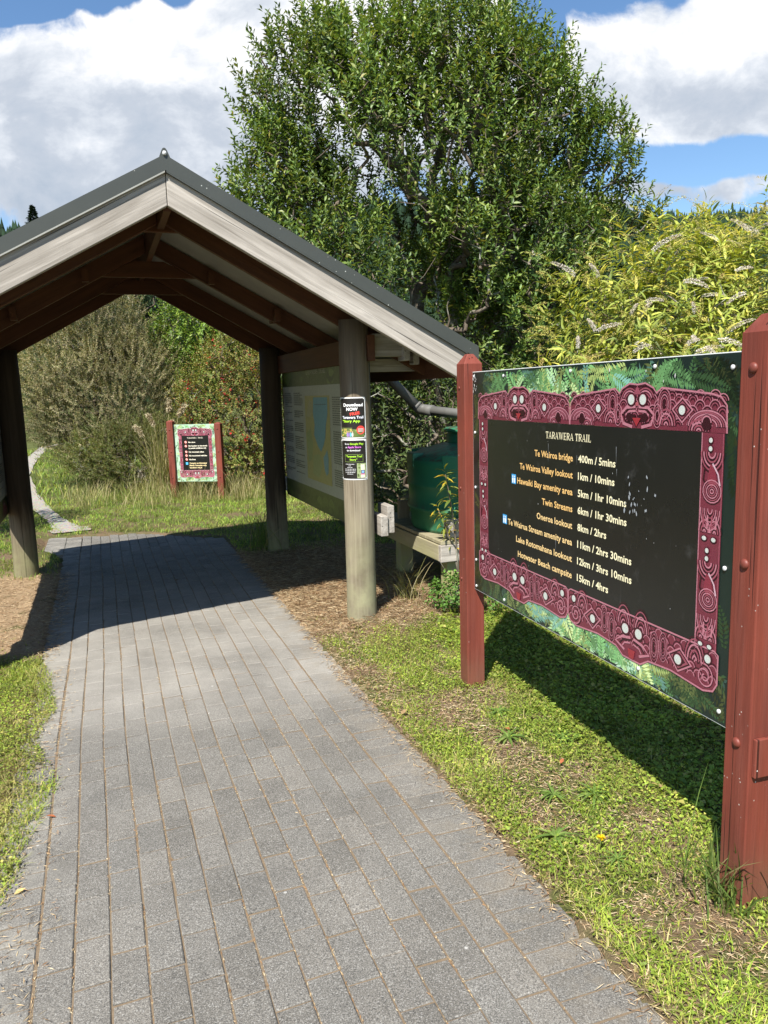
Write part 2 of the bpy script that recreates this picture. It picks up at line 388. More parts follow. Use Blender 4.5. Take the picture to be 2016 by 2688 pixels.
M_CONIFER = leafmat('conifer_needles', .8, .1, .15)

# ------------------------------------------------------------------ ground
TR = np.array([(-3.78, 9.2), (-4.05, 9.6), (-4.6, 10.5), (-5.9, 12.7), (-7.7, 16.5), (-9.6, 21.1), (-11.2, 25.5), (-11.6, 32.)])
def seg_dist(x, y, P):
    d = np.full(np.shape(x), 1e9)
    for a, b in zip(P[:-1], P[1:]):
        ab = b - a; tt = np.clip(((x - a[0]) * ab[0] + (y - a[1]) * ab[1]) / (ab @ ab), 0, 1)
        d = np.minimum(d, np.hypot(x - a[0] - tt * ab[0], y - a[1] - tt * ab[1]))
    return d
VL, VR, UE = -.465, 1.225, 9.6
def path_in(v, u, pad=0.):
    end = UE - .85 * sst(.1, 1.3, v) + .12 * sst(.1, -.7, v)
    lo = VL - .30 * sst(8.2, 9.3, u)
    return np.minimum(np.minimum(v - lo, VR - v), end - u) - pad       # > 0 inside
def gz(x, y):
    x = np.asarray(x, float); y = np.asarray(y, float)
    v, u = uv_of(x, y); d = path_in(v, u)
    z = .012 + .035 * (fbm(x, y, 1.1, 3) - .45) * sst(0, -.5, d) + .012 * (vn(x, y, 9, 4) - .5) * sst(0, -.1, d)
    m = np.exp(-((v - 1.85) ** 2 / .12 + (u - 4.95) ** 2 / .2)); z = z + .05 * m
    z = np.where(d > 0.015, -.05, z)
    far = sst(14, 60, y); z = z + far * (fbm(x, y, .05, 7) - .4) * 1.5
    return z
def axis(lo, hi, step, end0, end1, g=1.16):
    a = list(np.arange(lo, hi, step)); s = step; q = a[-1]
    while q < end1: s *= g; q += s; a.append(q)
    s = step; q = a[0]; pre = []
    while q > end0: s *= g; q -= s; pre.append(q)
    return np.array(pre[::-1] + a)
def build_ground():
    xs = axis(-4.2, 4.2, .05, -700, 700); ys = axis(.6, 10.5, .05, -300, 900)
    X, Y = np.meshgrid(xs, ys); Z = gz(X, Y); nx, ny = len(xs), len(ys)
    i = np.arange(nx * ny).reshape(ny, nx); F = np.stack([i[:-1, :-1], i[:-1, 1:], i[1:, 1:], i[1:, :-1]], -1).reshape(-1, 4)
    o = np_mesh('ground', np.stack([X, Y, Z], -1).reshape(-1, 3), F, np.ones((nx * ny, 3)), M_GROUND, None, True); tag(o, kind='structure')
build_ground()
def build_track():
    P = []
    for a, b in zip(TR[:-1], TR[1:]):
        for k in range(8): P.append(a + (b - a) * k / 8)
    P = np.array(P); T = np.gradient(P, axis=0); T = unit(T); Nn = np.stack([-T[:, 1], T[:, 0]], 1)
    vs = []
    for i, (q, n) in enumerate(zip(P, Nn)):
        w = .13 + .012 * math.sin(i * 1.7) + .03 * math.sin(i * .33) + (.08 if i < 5 else 0)
        for k in (-1, -.4, .4, 1): 
            e = q + n * w * k; vs.append((e[0], e[1], float(gz(e[0], e[1])) + .016))
    n = len(P); F = np.array([[i * 4 + k, i * 4 + k + 1, i * 4 + k + 5, i * 4 + k + 4] for i in range(n - 1) for k in range(3)])
    tag(np_mesh('gravel_track', np.array(vs), F, np.ones((len(vs), 3)), M_GRAVEL, None, True), kind='structure')
build_track()
def build_path():
    # sand bed under the bricks
    mb = MB(); us = np.arange(.3, 9.9, .2); 
    for a, b in zip(us[:-1], us[1:]):
        lo0 = VL - .30 * float(sst(8.2, 9.3, a)); lo1 = VL - .30 * float(sst(8.2, 9.3, b))
        if a < 8.7: mb.add([W(lo0, a, -.0040), W(VR, a, -.0040), W(VR, b, -.0040), W(lo1, b, -.0040)], [(0, 1, 2, 3)])
    mb.build('joint_sand', M_JOINT).__setitem__('kind', 'structure')
    vs, fs = [], []
    rnd = random.Random(3)
    def paver(v0, v1, u0, u1):
        d = path_in(np.array([(v0 + v1) / 2]), np.array([(u0 + u1) / 2]))[0]
        if d < .0: return
        z = rnd.uniform(-.0016, .0012); tv = rnd.uniform(-.0018, .0018); tu = rnd.uniform(-.0018, .0018); c = .0032
        jt = [rnd.uniform(-.0014, .0014) for _ in range(4)]
        v0 += jt[0]; v1 += jt[1]; u0 += jt[2]; u1 += jt[3]
        if u0 > 8.35: z -= .0
        o = len(vs)
        for cc, zz in ((0, -.003), (c, 0), (0, -.05)):
            for (a, b, sa, sb) in ((v0 + cc, u0 + cc, -1, -1), (v1 - cc, u0 + cc, 1, -1), (v1 - cc, u1 - cc, 1, 1), (v0 + cc, u1 - cc, -1, 1)):
                wv = .006 * math.sin(b * 1.15 + .4) + .003 * math.sin(b * 2.9 + a)
                q = W(a + wv, b + .012 * math.sin(a * 2.1), zz + z + tv * sa + tu * sb); vs.append(q)
        fs.append((o + 4, o + 5, o + 6, o + 7))
        for k in range(4):
            j = (k + 1) % 4; fs.append((o + k, o + j, o + 4 + j, o + 4 + k)); fs.append((o + 8 + k, o + 8 + j, o + j, o + k))
    n = 13; VI = -.295; wv = (VR - .215 - VI) / n
    for i in range(n):
        v0 = VI + i * wv; u = .35 + (i % 2) * .1 + rnd.uniform(-.02, .02)
        while u < UE + .3:
            paver(v0 + .0024, v0 + wv - .0024, u, u + .1988); u += .2045 + rnd.uniform(-.001, .001)
    u = .4
    while u < UE + .3:
        lo = VL
        paver(lo, VI - .006, u, u + .088); paver(VR - .209, VR, u + .03, u + .118)
        u += .0925
        if u > 8.3: paver(lo - .205, lo - .005, u, u + .088)
    me = bpy.data.meshes.new('brick_path'); me.from_pydata([tuple(q) for q in vs], [], fs); me.update()
    o = link_mesh('brick_path', me, None, M_PAVER); tag(o, kind='structure')
build_path()
def build_hills():
    xs = np.linspace(-700, 700, 141); ys = np.linspace(120, 620, 40)
    X, Y = np.meshgrid(xs, ys)
    R = np.hypot(X, Y); A = np.arctan2(X, Y)
    crest = .196 + .022 * np.sin(A * 7 + 1.2) + .03 * (fbm(A * 40, A * 0, .12, 2) - .5) + .014 * sst(-.30, -.42, A)
    H = crest * 330 * sst(120, 330, R) + (fbm(X, Y, .02, 5) - .5) * 9 * sst(130, 200, R) - 2
    H = np.where(R > 330, H * (1 - .2 * sst(330, 600, R)), H)
    ny, nx = X.shape; i = np.arange(nx * ny).reshape(ny, nx); F = np.stack([i[:-1, :-1], i[:-1, 1:], i[1:, 1:], i[1:, :-1]], -1).reshape(-1, 4)
    tag(np_mesh('hills', np.stack([X, Y, H], -1).reshape(-1, 3), F, np.ones((nx * ny, 3)), M_HILL, None, True), kind='structure')
    # conifers over the visible face
    rs = np.random.RandomState(4); n = 5200
    a = rs.uniform(-.62, .62, n); r = np.sqrt(rs.uniform(200 ** 2, 345 ** 2, n)); r[:1700] = rs.uniform(318, 340, 1700)
    x, y = np.sin(a) * r, np.cos(a) * r
    fx = (x + 700) / 10; fy = (y - 120) / (500 / 39)
    xi = np.clip(fx.astype(int), 0, nx - 2); yi = np.clip(fy.astype(int), 0, ny - 2); tx, ty = fx - xi, fy - yi
    z = (H[yi, xi] * (1 - tx) + H[yi, xi + 1] * tx) * (1 - ty) + (H[yi + 1, xi] * (1 - tx) + H[yi + 1, xi + 1] * tx) * ty
    vs, fs, cs = [], [], []; K = 6
    h = rs.uniform(4.5, 8.5, n); o = 0
    ang = np.linspace(0, 2 * np.pi, K, endpoint=False)
    V_, F_ = [], []
    for lay, (z0, z1, rr) in enumerate(((0, .6, .2), (.3, .82, .15), (.58, 1., .1))):
        ring = np.stack([np.cos(ang), np.sin(ang)], 1)[None] * (h * rr)[:, None, None] * rs.uniform(.65, 1.25, (n, K, 1))
        base = np.concatenate([ring + np.stack([x, y], 1)[:, None], (z + h * z0)[:, None, None] + rs.uniform(-.4, .4, (n, K, 1))], 2)
        tip = np.stack([x, y, z + h * z1], 1)[:, None]
        vv = np.concatenate([base, tip], 1).reshape(-1, 3); V_.append(vv)
        b = (np.arange(n) * (K + 1))[:, None] + o
        for k in range(K): F_.append(np.concatenate([b + k, b + (k + 1) % K, b + K], 1))
        o += n * (K + 1)
    g = rs.uniform(.7, 1.3, n); c = np.repeat(np.stack([.016 * g, .034 * g, .016 * g], 1), K + 1, 0)
    ob = np_mesh('conifer_forest', np.concatenate(V_), np.concatenate(F_), np.tile(c, (3, 1)), M_CONIFER)
    tag(ob, 'dark conifer forest covering the far hillside', 'forest', kind='stuff')
build_hills()
# ------------------------------------------------------------------ text helper
_tc = {}
def text_tris(s, shear=0., bold=.0, space=1.0):
    key = (s, shear, bold, space)
    if key in _tc: return _tc[key]
    cu = bpy.data.curves.new('tmp', 'FONT'); cu.body = s; cu.size = 1.0; cu.resolution_u = 2; cu.offset = bold; cu.shear = shear; cu.space_character = space
    ob = bpy.data.objects.new('tmp', cu); COL.objects.link(ob); bpy.context.view_layer.update()
    me = bpy.data.meshes.new_from_object(ob.evaluated_get(bpy.context.evaluated_depsgraph_get()))
    vs = [(q.co.x, q.co.y) for q in me.vertices]; fs = [tuple(p.vertices) for p in me.polygons]
    bpy.data.objects.remove(ob); bpy.data.curves.remove(cu); bpy.data.meshes.remove(me)
    a = np.array(vs); a[:, 0] -= a[:, 0].min()
    _tc[key] = (a, fs); return _tc[key]
def put_text(mb, s, fn, x, y, h, col, width=None, align='L', bold=.012, rot=0., condense=.86):
    """fn(x, y) -> world point; (x, y) is the baseline; h the capital height"""
    a, fs = text_tris(s, 0., bold); k = h / .727; a = a * np.array([k * condense, k])
    if width: a[:, 0] *= width / a[:, 0].max()
    w = a[:, 0].max()
    if align == 'R': a = a - np.array([w, 0])
    if align == 'C': a = a - np.array([w / 2, 0])
    if rot:
        c, s_ = math.cos(rot), math.sin(rot); a = np.stack([a[:, 0] * c - a[:, 1] * s_, a[:, 0] * s_ + a[:, 1] * c], 1)
    mb.add([fn(x + q[0], y + q[1]) for q in a], fs, None, col)
SERIF = {  # serif capitals: (width, polygons) in a unit-high box
 'T': (.72, [[(.02, .9), (.70, .9), (.70, 1), (.02, 1)], [(.29, 0), (.43, 0), (.43, .9), (.29, .9)], [(.2, 0), (.52, 0), (.52, .06), (.2, .06)], [(.02, .72), (.07, .72), (.07, .9), (.02, .9)], [(.65, .72), (.70, .72), (.70, .9), (.65, .9)]]),
 'A': (.84, [[(.05, 0), (.12, 0), (.43, .92), (.40, 1)], [(.63, 0), (.78, 0), (.47, 1), (.40, 1)], [(.20, .30), (.64, .30), (.62, .37), (.22, .37)], [(-.02, 0), (.24, 0), (.24, .055), (-.02, .055)], [(.55, 0), (.86, 0), (.86, .055), (.55, .055)]]),
 'R': (.80, [[(.12, 0), (.26, 0), (.26, 1), (.12, 1)], [(.03, 0), (.35, 0), (.35, .055), (.03, .055)], [(.03, .945), (.12, .945), (.12, 1), (.03, 1)], [(.26, .93), (.5, .93), (.5, 1), (.26, 1)], [(.26, .46), (.5, .46), (.5, .53), (.26, .53)], [(.5, .93), (.58, .80), (.71, .82), (.6, .97), (.5, 1)], [(.58, .66), (.5, .53), (.5, .46), (.62, .50), (.71, .64), (.71, .82), (.58, .80)], [(.36, .46), (.5, .46), (.82, 0), (.66, 0)], [(.66, 0), (.9, 0), (.9, .05), (.66, .05)]]),
 'W': (1.18, [[(.06, 1), (.21, 1), (.41, .16), (.35, 0)], [(.35, 0), (.41, .0), (.60, .78), (.56, .80)], [(.46, 1), (.62, 1), (.86, .16), (.80, 0)], [(.80, 0), (.86, 0), (1.11, 1), (1.05, 1)], [(0, .945), (.3, .945), (.3, 1), (0, 1)], [(.95, .945), (1.2, .945), (1.2, 1), (.95, 1)]]),
 'E': (.70, [[(.12, 0), (.26, 0), (.26, 1), (.12, 1)], [(.03, 0), (.64, 0), (.64, .07), (.03, .07)], [(.03, .93), (.62, .93), (.62, 1), (.03, 1)], [(.26, .47), (.48, .47), (.48, .54), (.26, .54)], [(.48, .4), (.53, .4), (.53, .61), (.48, .61)], [(.59, .07), (.64, .07), (.66, .25), (.62, .25)], [(.57, .93), (.62, .93), (.62, .77), (.58, .77)]]),
 'I': (.42, [[(.14, 0), (.28, 0), (.28, 1), (.14, 1)], [(.04, 0), (.38, 0), (.38, .055), (.04, .055)], [(.04, .945), (.38, .945), (.38, 1), (.04, 1)]]),
 'L': (.66, [[(.12, 0), (.26, 0), (.26, 1), (.12, 1)], [(.03, 0), (.62, 0), (.62, .07), (.03, .07)], [(.03, .945), (.36, .945), (.36, 1), (.03, 1)], [(.57, .07), (.62, .07), (.65, .27), (.61, .27)]]),
 ' ': (.34, []), '•': (.4, [[(.1, .4), (.2, .32), (.3, .4), (.3, .5), (.2, .58), (.1, .5)]])}
def put_serif(mb, s, fn, xc, y, h, width, col):
    tot = sum(SERIF[c][0] + .03 for c in s) * h; k = width / tot; x = xc - width / 2
    for c in s:
        w, polys = SERIF[c]
        for i, p in enumerate(polys):
            mb.add([fn(x + a * h * k, y + b * h) for a, b in p], [tuple(range(len(p)))], None, col)
        x += (w + .03) * h * k

# ------------------------------------------------------------------ shelter
def build_shelter():
    root = empty('walkway_shelter', S(0, 0, 0), 'open gabled timber shelter on round poles standing over the brick path', 'shelter')
    H, SL, E, FT, A, L, B, HW = 2.8245, .5465, 1.827, .19, .437, 2.702, 2.85, 1.1837
    # poles
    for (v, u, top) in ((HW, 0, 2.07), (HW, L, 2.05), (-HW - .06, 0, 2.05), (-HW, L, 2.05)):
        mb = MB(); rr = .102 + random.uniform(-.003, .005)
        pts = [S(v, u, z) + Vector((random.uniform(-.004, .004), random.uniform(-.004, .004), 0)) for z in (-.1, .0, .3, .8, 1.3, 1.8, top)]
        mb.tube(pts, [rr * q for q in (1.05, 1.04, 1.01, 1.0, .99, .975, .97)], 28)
        mb.build('post', M_POLE if (v > 0 and u == 0) else M_POLE_SHADED, root)
    def slope_board(sg, u, th, depth, top, v0=0., v1=E, drop=0.):
        """mitred board under the roof slope; u front face"""
        P = [S(sg * v0, u, H - SL * v0 - drop), S(sg * v1, u, H - SL * v1 - drop), S(sg * (v1 - .02), u, H - SL * v1 - drop - depth), S(sg * v0, u, H - SL * v0 - drop - depth)]
        mb = MB(); mb.prism(P, U * th, P[1] - P[0]); return mb
    for sg in (1, -1):
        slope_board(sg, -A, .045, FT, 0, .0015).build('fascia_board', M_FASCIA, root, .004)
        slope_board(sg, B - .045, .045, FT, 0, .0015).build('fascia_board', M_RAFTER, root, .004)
    for u in (.05, 1.25, 2.25):
        for sg in (1, -1):
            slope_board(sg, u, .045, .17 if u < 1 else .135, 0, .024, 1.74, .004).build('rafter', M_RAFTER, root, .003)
        mb = MB(); z0 = H - .36 if u > 0 else H - .335; hw = .28
        z0 = 2.60 if u < 1 else 2.50; hh = .12; hw = (H - .145 - z0) / SL - .02
        mb.prism([S(-hw - .06, u + .047, z0), S(hw + .06, u + .047, z0), S(max(hw - .20, .02), u + .047, z0 + hh), S(-max(hw - .20, .02), u + .047, z0 + hh)], U * .035, V)
        mb.build('collar_tie', M_RAFTER, root, .003)
    # ridge board, purlin blocks
    mb = MB(); mb.box(S(-.02, -.39, H - .21), U * 3.2, V * .04, Vector((0, 0, .19))); mb.build('ridge_board', M_RAFTER, root)
    for sg in (1, -1):
        for (v, us) in ((.95, (1.3, 1.155)), (.45, (1.155,)), (1.40, (2.3, 1.3))):
            for u in us:
                lenu = .09
                if v != .95: lenu = .06
                mb = MB(); z = H - SL * v
                mb.box(S(sg * v - .03, u, z - .135), U * lenu if v == .95 else U * .05, V * .045, Vector((0, 0, .09))); 
                mb.build('purlin', M_RAFTER, root)
    # top plates on the poles, eaves boards and brackets
    for sg in (1, -1):
        mb = MB(); mb.box(S(sg * (HW + .09) - .025, -.10, 1.80), U * 2.9, V * .05, Vector((0, 0, .17))); mb.build('top_plate', M_RAFTER, root, .003)
        x0 = HW + .118 if sg > 0 else -HW - .118 - .25
        mb = MB(); mb.box(S(x0, -.045, 1.83), V * .25, U * .09, Vector((0, 0, .15))); mb.build('eaves_bracket', M_FASCIA, root, .004)
        mb = MB(); mb.box(S(x0 + (.21 if sg > 0 else -.0), -.08, 1.80), V * .045, U * .12, Vector((0, 0, .11))); mb.build('bracket_block', M_FASCIA, root, .003)
        mb = MB(); mb.box(S(x0 + (.30 if sg > 0 else -.1), -.02, 1.775), V * .045, U * .1, Vector((0, 0, .08))); mb.build('bracket_block', M_FASCIA, root, .003)
        mb = MB(); mb.box(S(sg * (E - .09) - .02, -.39, H - SL * (E - .09) - .20), U * 3.19, V * .035, Vector((0, 0, .17))); mb.build('eaves_board', M_RAFTER, root, .003)
        mb = MB(); mb.box(S(min(sg * (HW + .11), sg * (E - .1)), .18, 1.735), V * (E - .21 - HW), U * .045, Vector((0, 0, .09))); mb.build('soffit_tie', M_FASCIA, root, .003)
    # roof: lining below, corrugated steel above, barge flashings, ridge cap, gutters
    for sg in (1, -1):
        mb = MB(); P = [S(sg * .01, -A + .046, H + .002), S(sg * E, -A + .046, H + .002 - SL * E)]
        mb.prism([P[0], P[1], P[1] + Vector((0, 0, .012)), P[0] + Vector((0, 0, .012))], U * 3.2, U); mb.build('roof_lining', M_UNDER, root)
        mb = MB(); n = 90; vs = []; fs = []
        for i in range(n + 1):
            u = -A - .005 + i * (3.30 / n); hh = .033 + .009 * math.cos(i * math.pi)
            for v in (.02, .9, E + .05): vs.append(S(sg * v, u, H + hh - SL * v))
        for i in range(n):
            for k in range(2):
                q = (i * 3 + k, i * 3 + k + 1, i * 3 + k + 4, i * 3 + k + 3); fs.append(q if sg < 0 else q[::-1])
        mb.add(vs, fs, None, (1, 1, 1)); o = mb.build('roof_sheet', M_ROOF, root)
        for u0, ud in ((-A - .022, 1), (B + .022, -1)):
            mb = MB(); v1 = E + .05
            def fl(v, dz): return S(sg * v, u0, H - SL * v + dz)
            nn = 24
            mb.prism([fl(.0, -.012), fl(v1, -.012), fl(v1, .066), fl(.0, .066)], U * .0025 * ud, fl(v1, 0) - fl(0, 0))
            mb.prism([fl(.0, .066), fl(v1, .066), fl(v1, .069), fl(.0, .069)], U * .17 * ud, fl(v1, 0) - fl(0, 0))
            mb.build('barge_flashing', M_ROOF, root)
            if ud > 0:
                mb = MB(); mb.prism([fl(.004, -.021), fl(v1 - .08, -.021), fl(v1 - .08, -.0125), fl(.004, -.0125)], U * .021, fl(v1, 0) - fl(0, 0)); mb.build('flashing_lip', M_UNDER if sg < 0 else M_ROOF, root)  # left strip's pale colour stands in for sunlight on the flashing lip
        # gutter
        mb = MB(); g = []; 
        for i in range(7):
            a = math.pi * (1 + i / 6); g.append((.055 * math.cos(a), .055 * math.sin(a)))
        vs = []; 
        for u in (-A + .06, B - .06):
            for a, b in g: vs.append(S(sg * (E + .03) + a, u, H - SL * E - .03 + b))
            for a, b in g[::-1]: vs.append(S(sg * (E + .03) + a * .94, u, H - SL * E - .03 + b * .94))
        m = 14; fs = [(i, (i + 1) % m, m + (i + 1) % m, m + i) for i in range(m)] + [tuple(range(m))[::-1], tuple(range(m, 2 * m))]
        mb.add(vs, fs); mb.build('gutter', M_ROOF, root)
    mb = MB()
    prof = [(-.115, -.09), (-.07, -.050), (-.045, .012), (-.026, .052), (-.014, .068), (0, .073), (.014, .068), (.026, .052), (.045, .012), (.07, -.050), (.115, -.09)]
    vs = []; k = len(prof)
    for u, s_ in ((-A - .0195, 1.0), (-A + .2, .97), (B + .03, .97)):
        for a, b in prof: vs.append(S(a * .55, u, H + .058 + b * s_ * .62))
    fs = [(j * k + i, j * k + i + 1, (j + 1) * k + i + 1, (j + 1) * k + i) for j in range(2) for i in range(k - 1)] + [tuple(range(k - 1, -1, -1)), tuple(range(2 * k, 3 * k))]
    mb.add(vs, fs, None, (1, 1, 1), False); mb.build('ridge_cap', M_ROOF, root)
    mb = MB(); mb.lathe(S(.0, -A - .0235, H + .074), [(.0, .012), (.008, .010), (.012, 0), (.010, -.01), (0, -.012)], 10); mb.build('cap_rivet', M_STEEL, root)
    # rail stubs bolted to the near right pole (they carry the board)
    for sg in (1, -1):
        off = HW + .125 if sg > 0 else -HW - .125 - .05
        mb = MB(); mb.box(S(off, -.09, .615), U * 2.95, V * .052, Vector((0, 0, .14))); mb.build('board_rail', M_FASCIA, root, .004)
        mb = MB(); mb.box(S(off + (.056 if sg > 0 else -.056), -.07, .63), U * .2, V * .05, Vector((0, 0, .19))); mb.build('rail_block', M_FASCIA, root, .004)
build_shelter()

# ------------------------------------------------------------------ information boards in the shelter
def build_board(sg, label):
    v = 1.1837 + .108 if sg > 0 else -1.1837 - .108
    u0, u1 = .02, (2.62 if sg > 0 else 2.84)
    root = empty('information_board', S(v, (u0 + u1) / 2, .60), label, 'notice board', 'large boards between the shelter posts')
    nv = -sg                                    # printed side faces the path
    def fn(off):
        def f(x, z):                            # x from the reader's left
            u = u1 - x if sg > 0 else u0 + x
            return S(v + nv * off, u, z)
        return f
    Wd = u1 - u0
    mb = MB(); mb.box(S(v - .009, u0, .60), U * Wd, V * .018, Vector((0, 0, 1.36)), col=(.05, .05, .04)); mb.build('backing_sheet', M_PRINT, root, .002)
    def rect(mb, off, x0, x1, z0, z1, c):
        f = fn(off); mb.add([f(x0, z0), f(x1, z0), f(x1, z1), f(x0, z1)], [(0, 1, 2, 3) if sg > 0 else (3, 2, 1, 0)][0:1], None, c)
    rs = np.random.RandomState(5 + sg)
    mb = MB()
    rect(mb, .0102, .01, Wd - .01, 1.66, 1.95, (.055, .07, .02)); rect(mb, .0102, .01, Wd - .01, .61, .78, (.05, .07, .022))
    f = fn(.0112)
    for i in range(60):                          # blurred greenery of the picture strips
        top = rs.rand() < .5
        x, z = rs.uniform(.1, Wd - .25), (rs.uniform(1.69, 1.9) if top else rs.uniform(.63, .70)); r = rs.uniform(.03, .09 if top else .05); g = rs.uniform(.4, 1.8)
        a = np.linspace(0, 2 * np.pi, 9)[:-1]; ff = fn(.0106 + i * 2e-5)
        mb.add([ff(x + r * 1.9 * math.cos(q), min(max(z + r * math.sin(q) * (.8 + .3 * math.sin(q * 3 + i)), .612 if not top else 1.665), 1.945 if top else .775)) for q in a], [tuple(range(8))], None, (.06 * g, .085 * g, .022 * g))
    mb.build('picture_strip', M_PRINT, root)
    mb = MB(); rect(mb, .0125, .04, Wd - .0, .775, 1.665, (.33, .34, .30)); mb.build('text_sheet', M_PRINT, root)
    mb = MB(); f = fn(.0165); 
    x0, x1 = .88, 1.66
    rect(mb, .0138, x0, x1, .85, 1.58, (.34, .30, .11))
    fm = fn(.0150)
    poly = lambda pts, c: mb.add([fm(x0 + a * (x1 - x0), .85 + b * .73) for a, b in pts], [tuple(range(len(pts)))], None, c)
    poly([(.38, .98), (.34, .8), (.40, .66), (.36, .55), (.5, .42), (.62, .36), (.72, .44), (.80, .52), (.84, .66), (.92, .80), (.93, .98)], (.07, .26, .36))
    fm = fn(.0152); poly([(.70, .30), (.78, .34), (.86, .40), (.90, .30), (.88, .14), (.80, .10), (.74, .16)], (.11, .27, .34))
    fm = fn(.0146); poly([(.03, .55), (.22, .62), (.30, .45), (.24, .25), (.08, .2)], (.25, .29, .12))
    fm = fn(.0148); poly([(.3, .3), (.55, .33), (.66, .2), (.5, .05), (.25, .08)], (.28, .31, .13)); fm = fn(.0149); poly([(.05, .75), (.2, .95), (.34, .93), (.28, .75)], (.33, .30, .17))
    fm = fn(.0158); poly([(.42, .895), (.88, .90), (.88, .905), (.42, .90)], (.02, .03, .04))
    mb.build('map', M_PRINT, root)
    mb = MB()                                    # paragraphs too small to read
    fl = fn(.0140)
    for (cx0, cx1) in ((.10, .40), (.47, .80), (1.74, 2.06), (2.16, 2.5)):
        z = 1.60
        while z > .86:
            if rs.rand() < .10: z -= .04; 
            x = cx0; xe = cx1 - (rs.uniform(.02, .18) if rs.rand() < .25 else 0)
            while x < xe - .015:
                w = rs.uniform(.012, .05); w = min(w, xe - x)
                mb.add([fl(x, z), fl(x + w, z), fl(x + w, z + .0085), fl(x, z + .0085)], [(0, 1, 2, 3) if sg > 0 else (3, 2, 1, 0)], None, (.06, .06, .055)); x += w + .008
            z -= .0175
    mb.build('paragraphs', M_PRINT, root)
    mb = MB(); put_serif(mb, 'TARAWERA TRAIL', fn(.0150), 1.27, 1.76, .05, .62, (.42, .42, .32)); mb.build('lettering', M_PRINT, root)
    mb = MB(); f = fn(.0135)                     # maroon carving at the end of the lower strip
    for (x, z, r, c) in ((2.36, .69, .07, (.12, .02, .035)), (2.36, .70, .045, (.25, .06, .09)), (2.36, .70, .03, (.10, .015, .03)), (2.27, .665, .05, (.12, .02, .035)), (2.46, .665, .05, (.12, .02, .035)), (2.34, .725, .009, (.6, .6, .55)), (2.385, .725, .009, (.6, .6, .55))):
        a = np.linspace(0, 2 * np.pi, 13)[:-1]; ff = fn(.0132 + .0004 * len(mb.v) / 12)
        mb.add([ff(x + r * math.cos(q), z + r * .95 * math.sin(q)) for q in a], [tuple(range(12))], None, c)
    mb.build('carved_emblem', M_PRINT, root)
build_board(1, 'large board with a lake map and columns of text between the two right posts')
build_board(-1, 'board seen almost edge-on behind the left posts, cut by the photo edge')

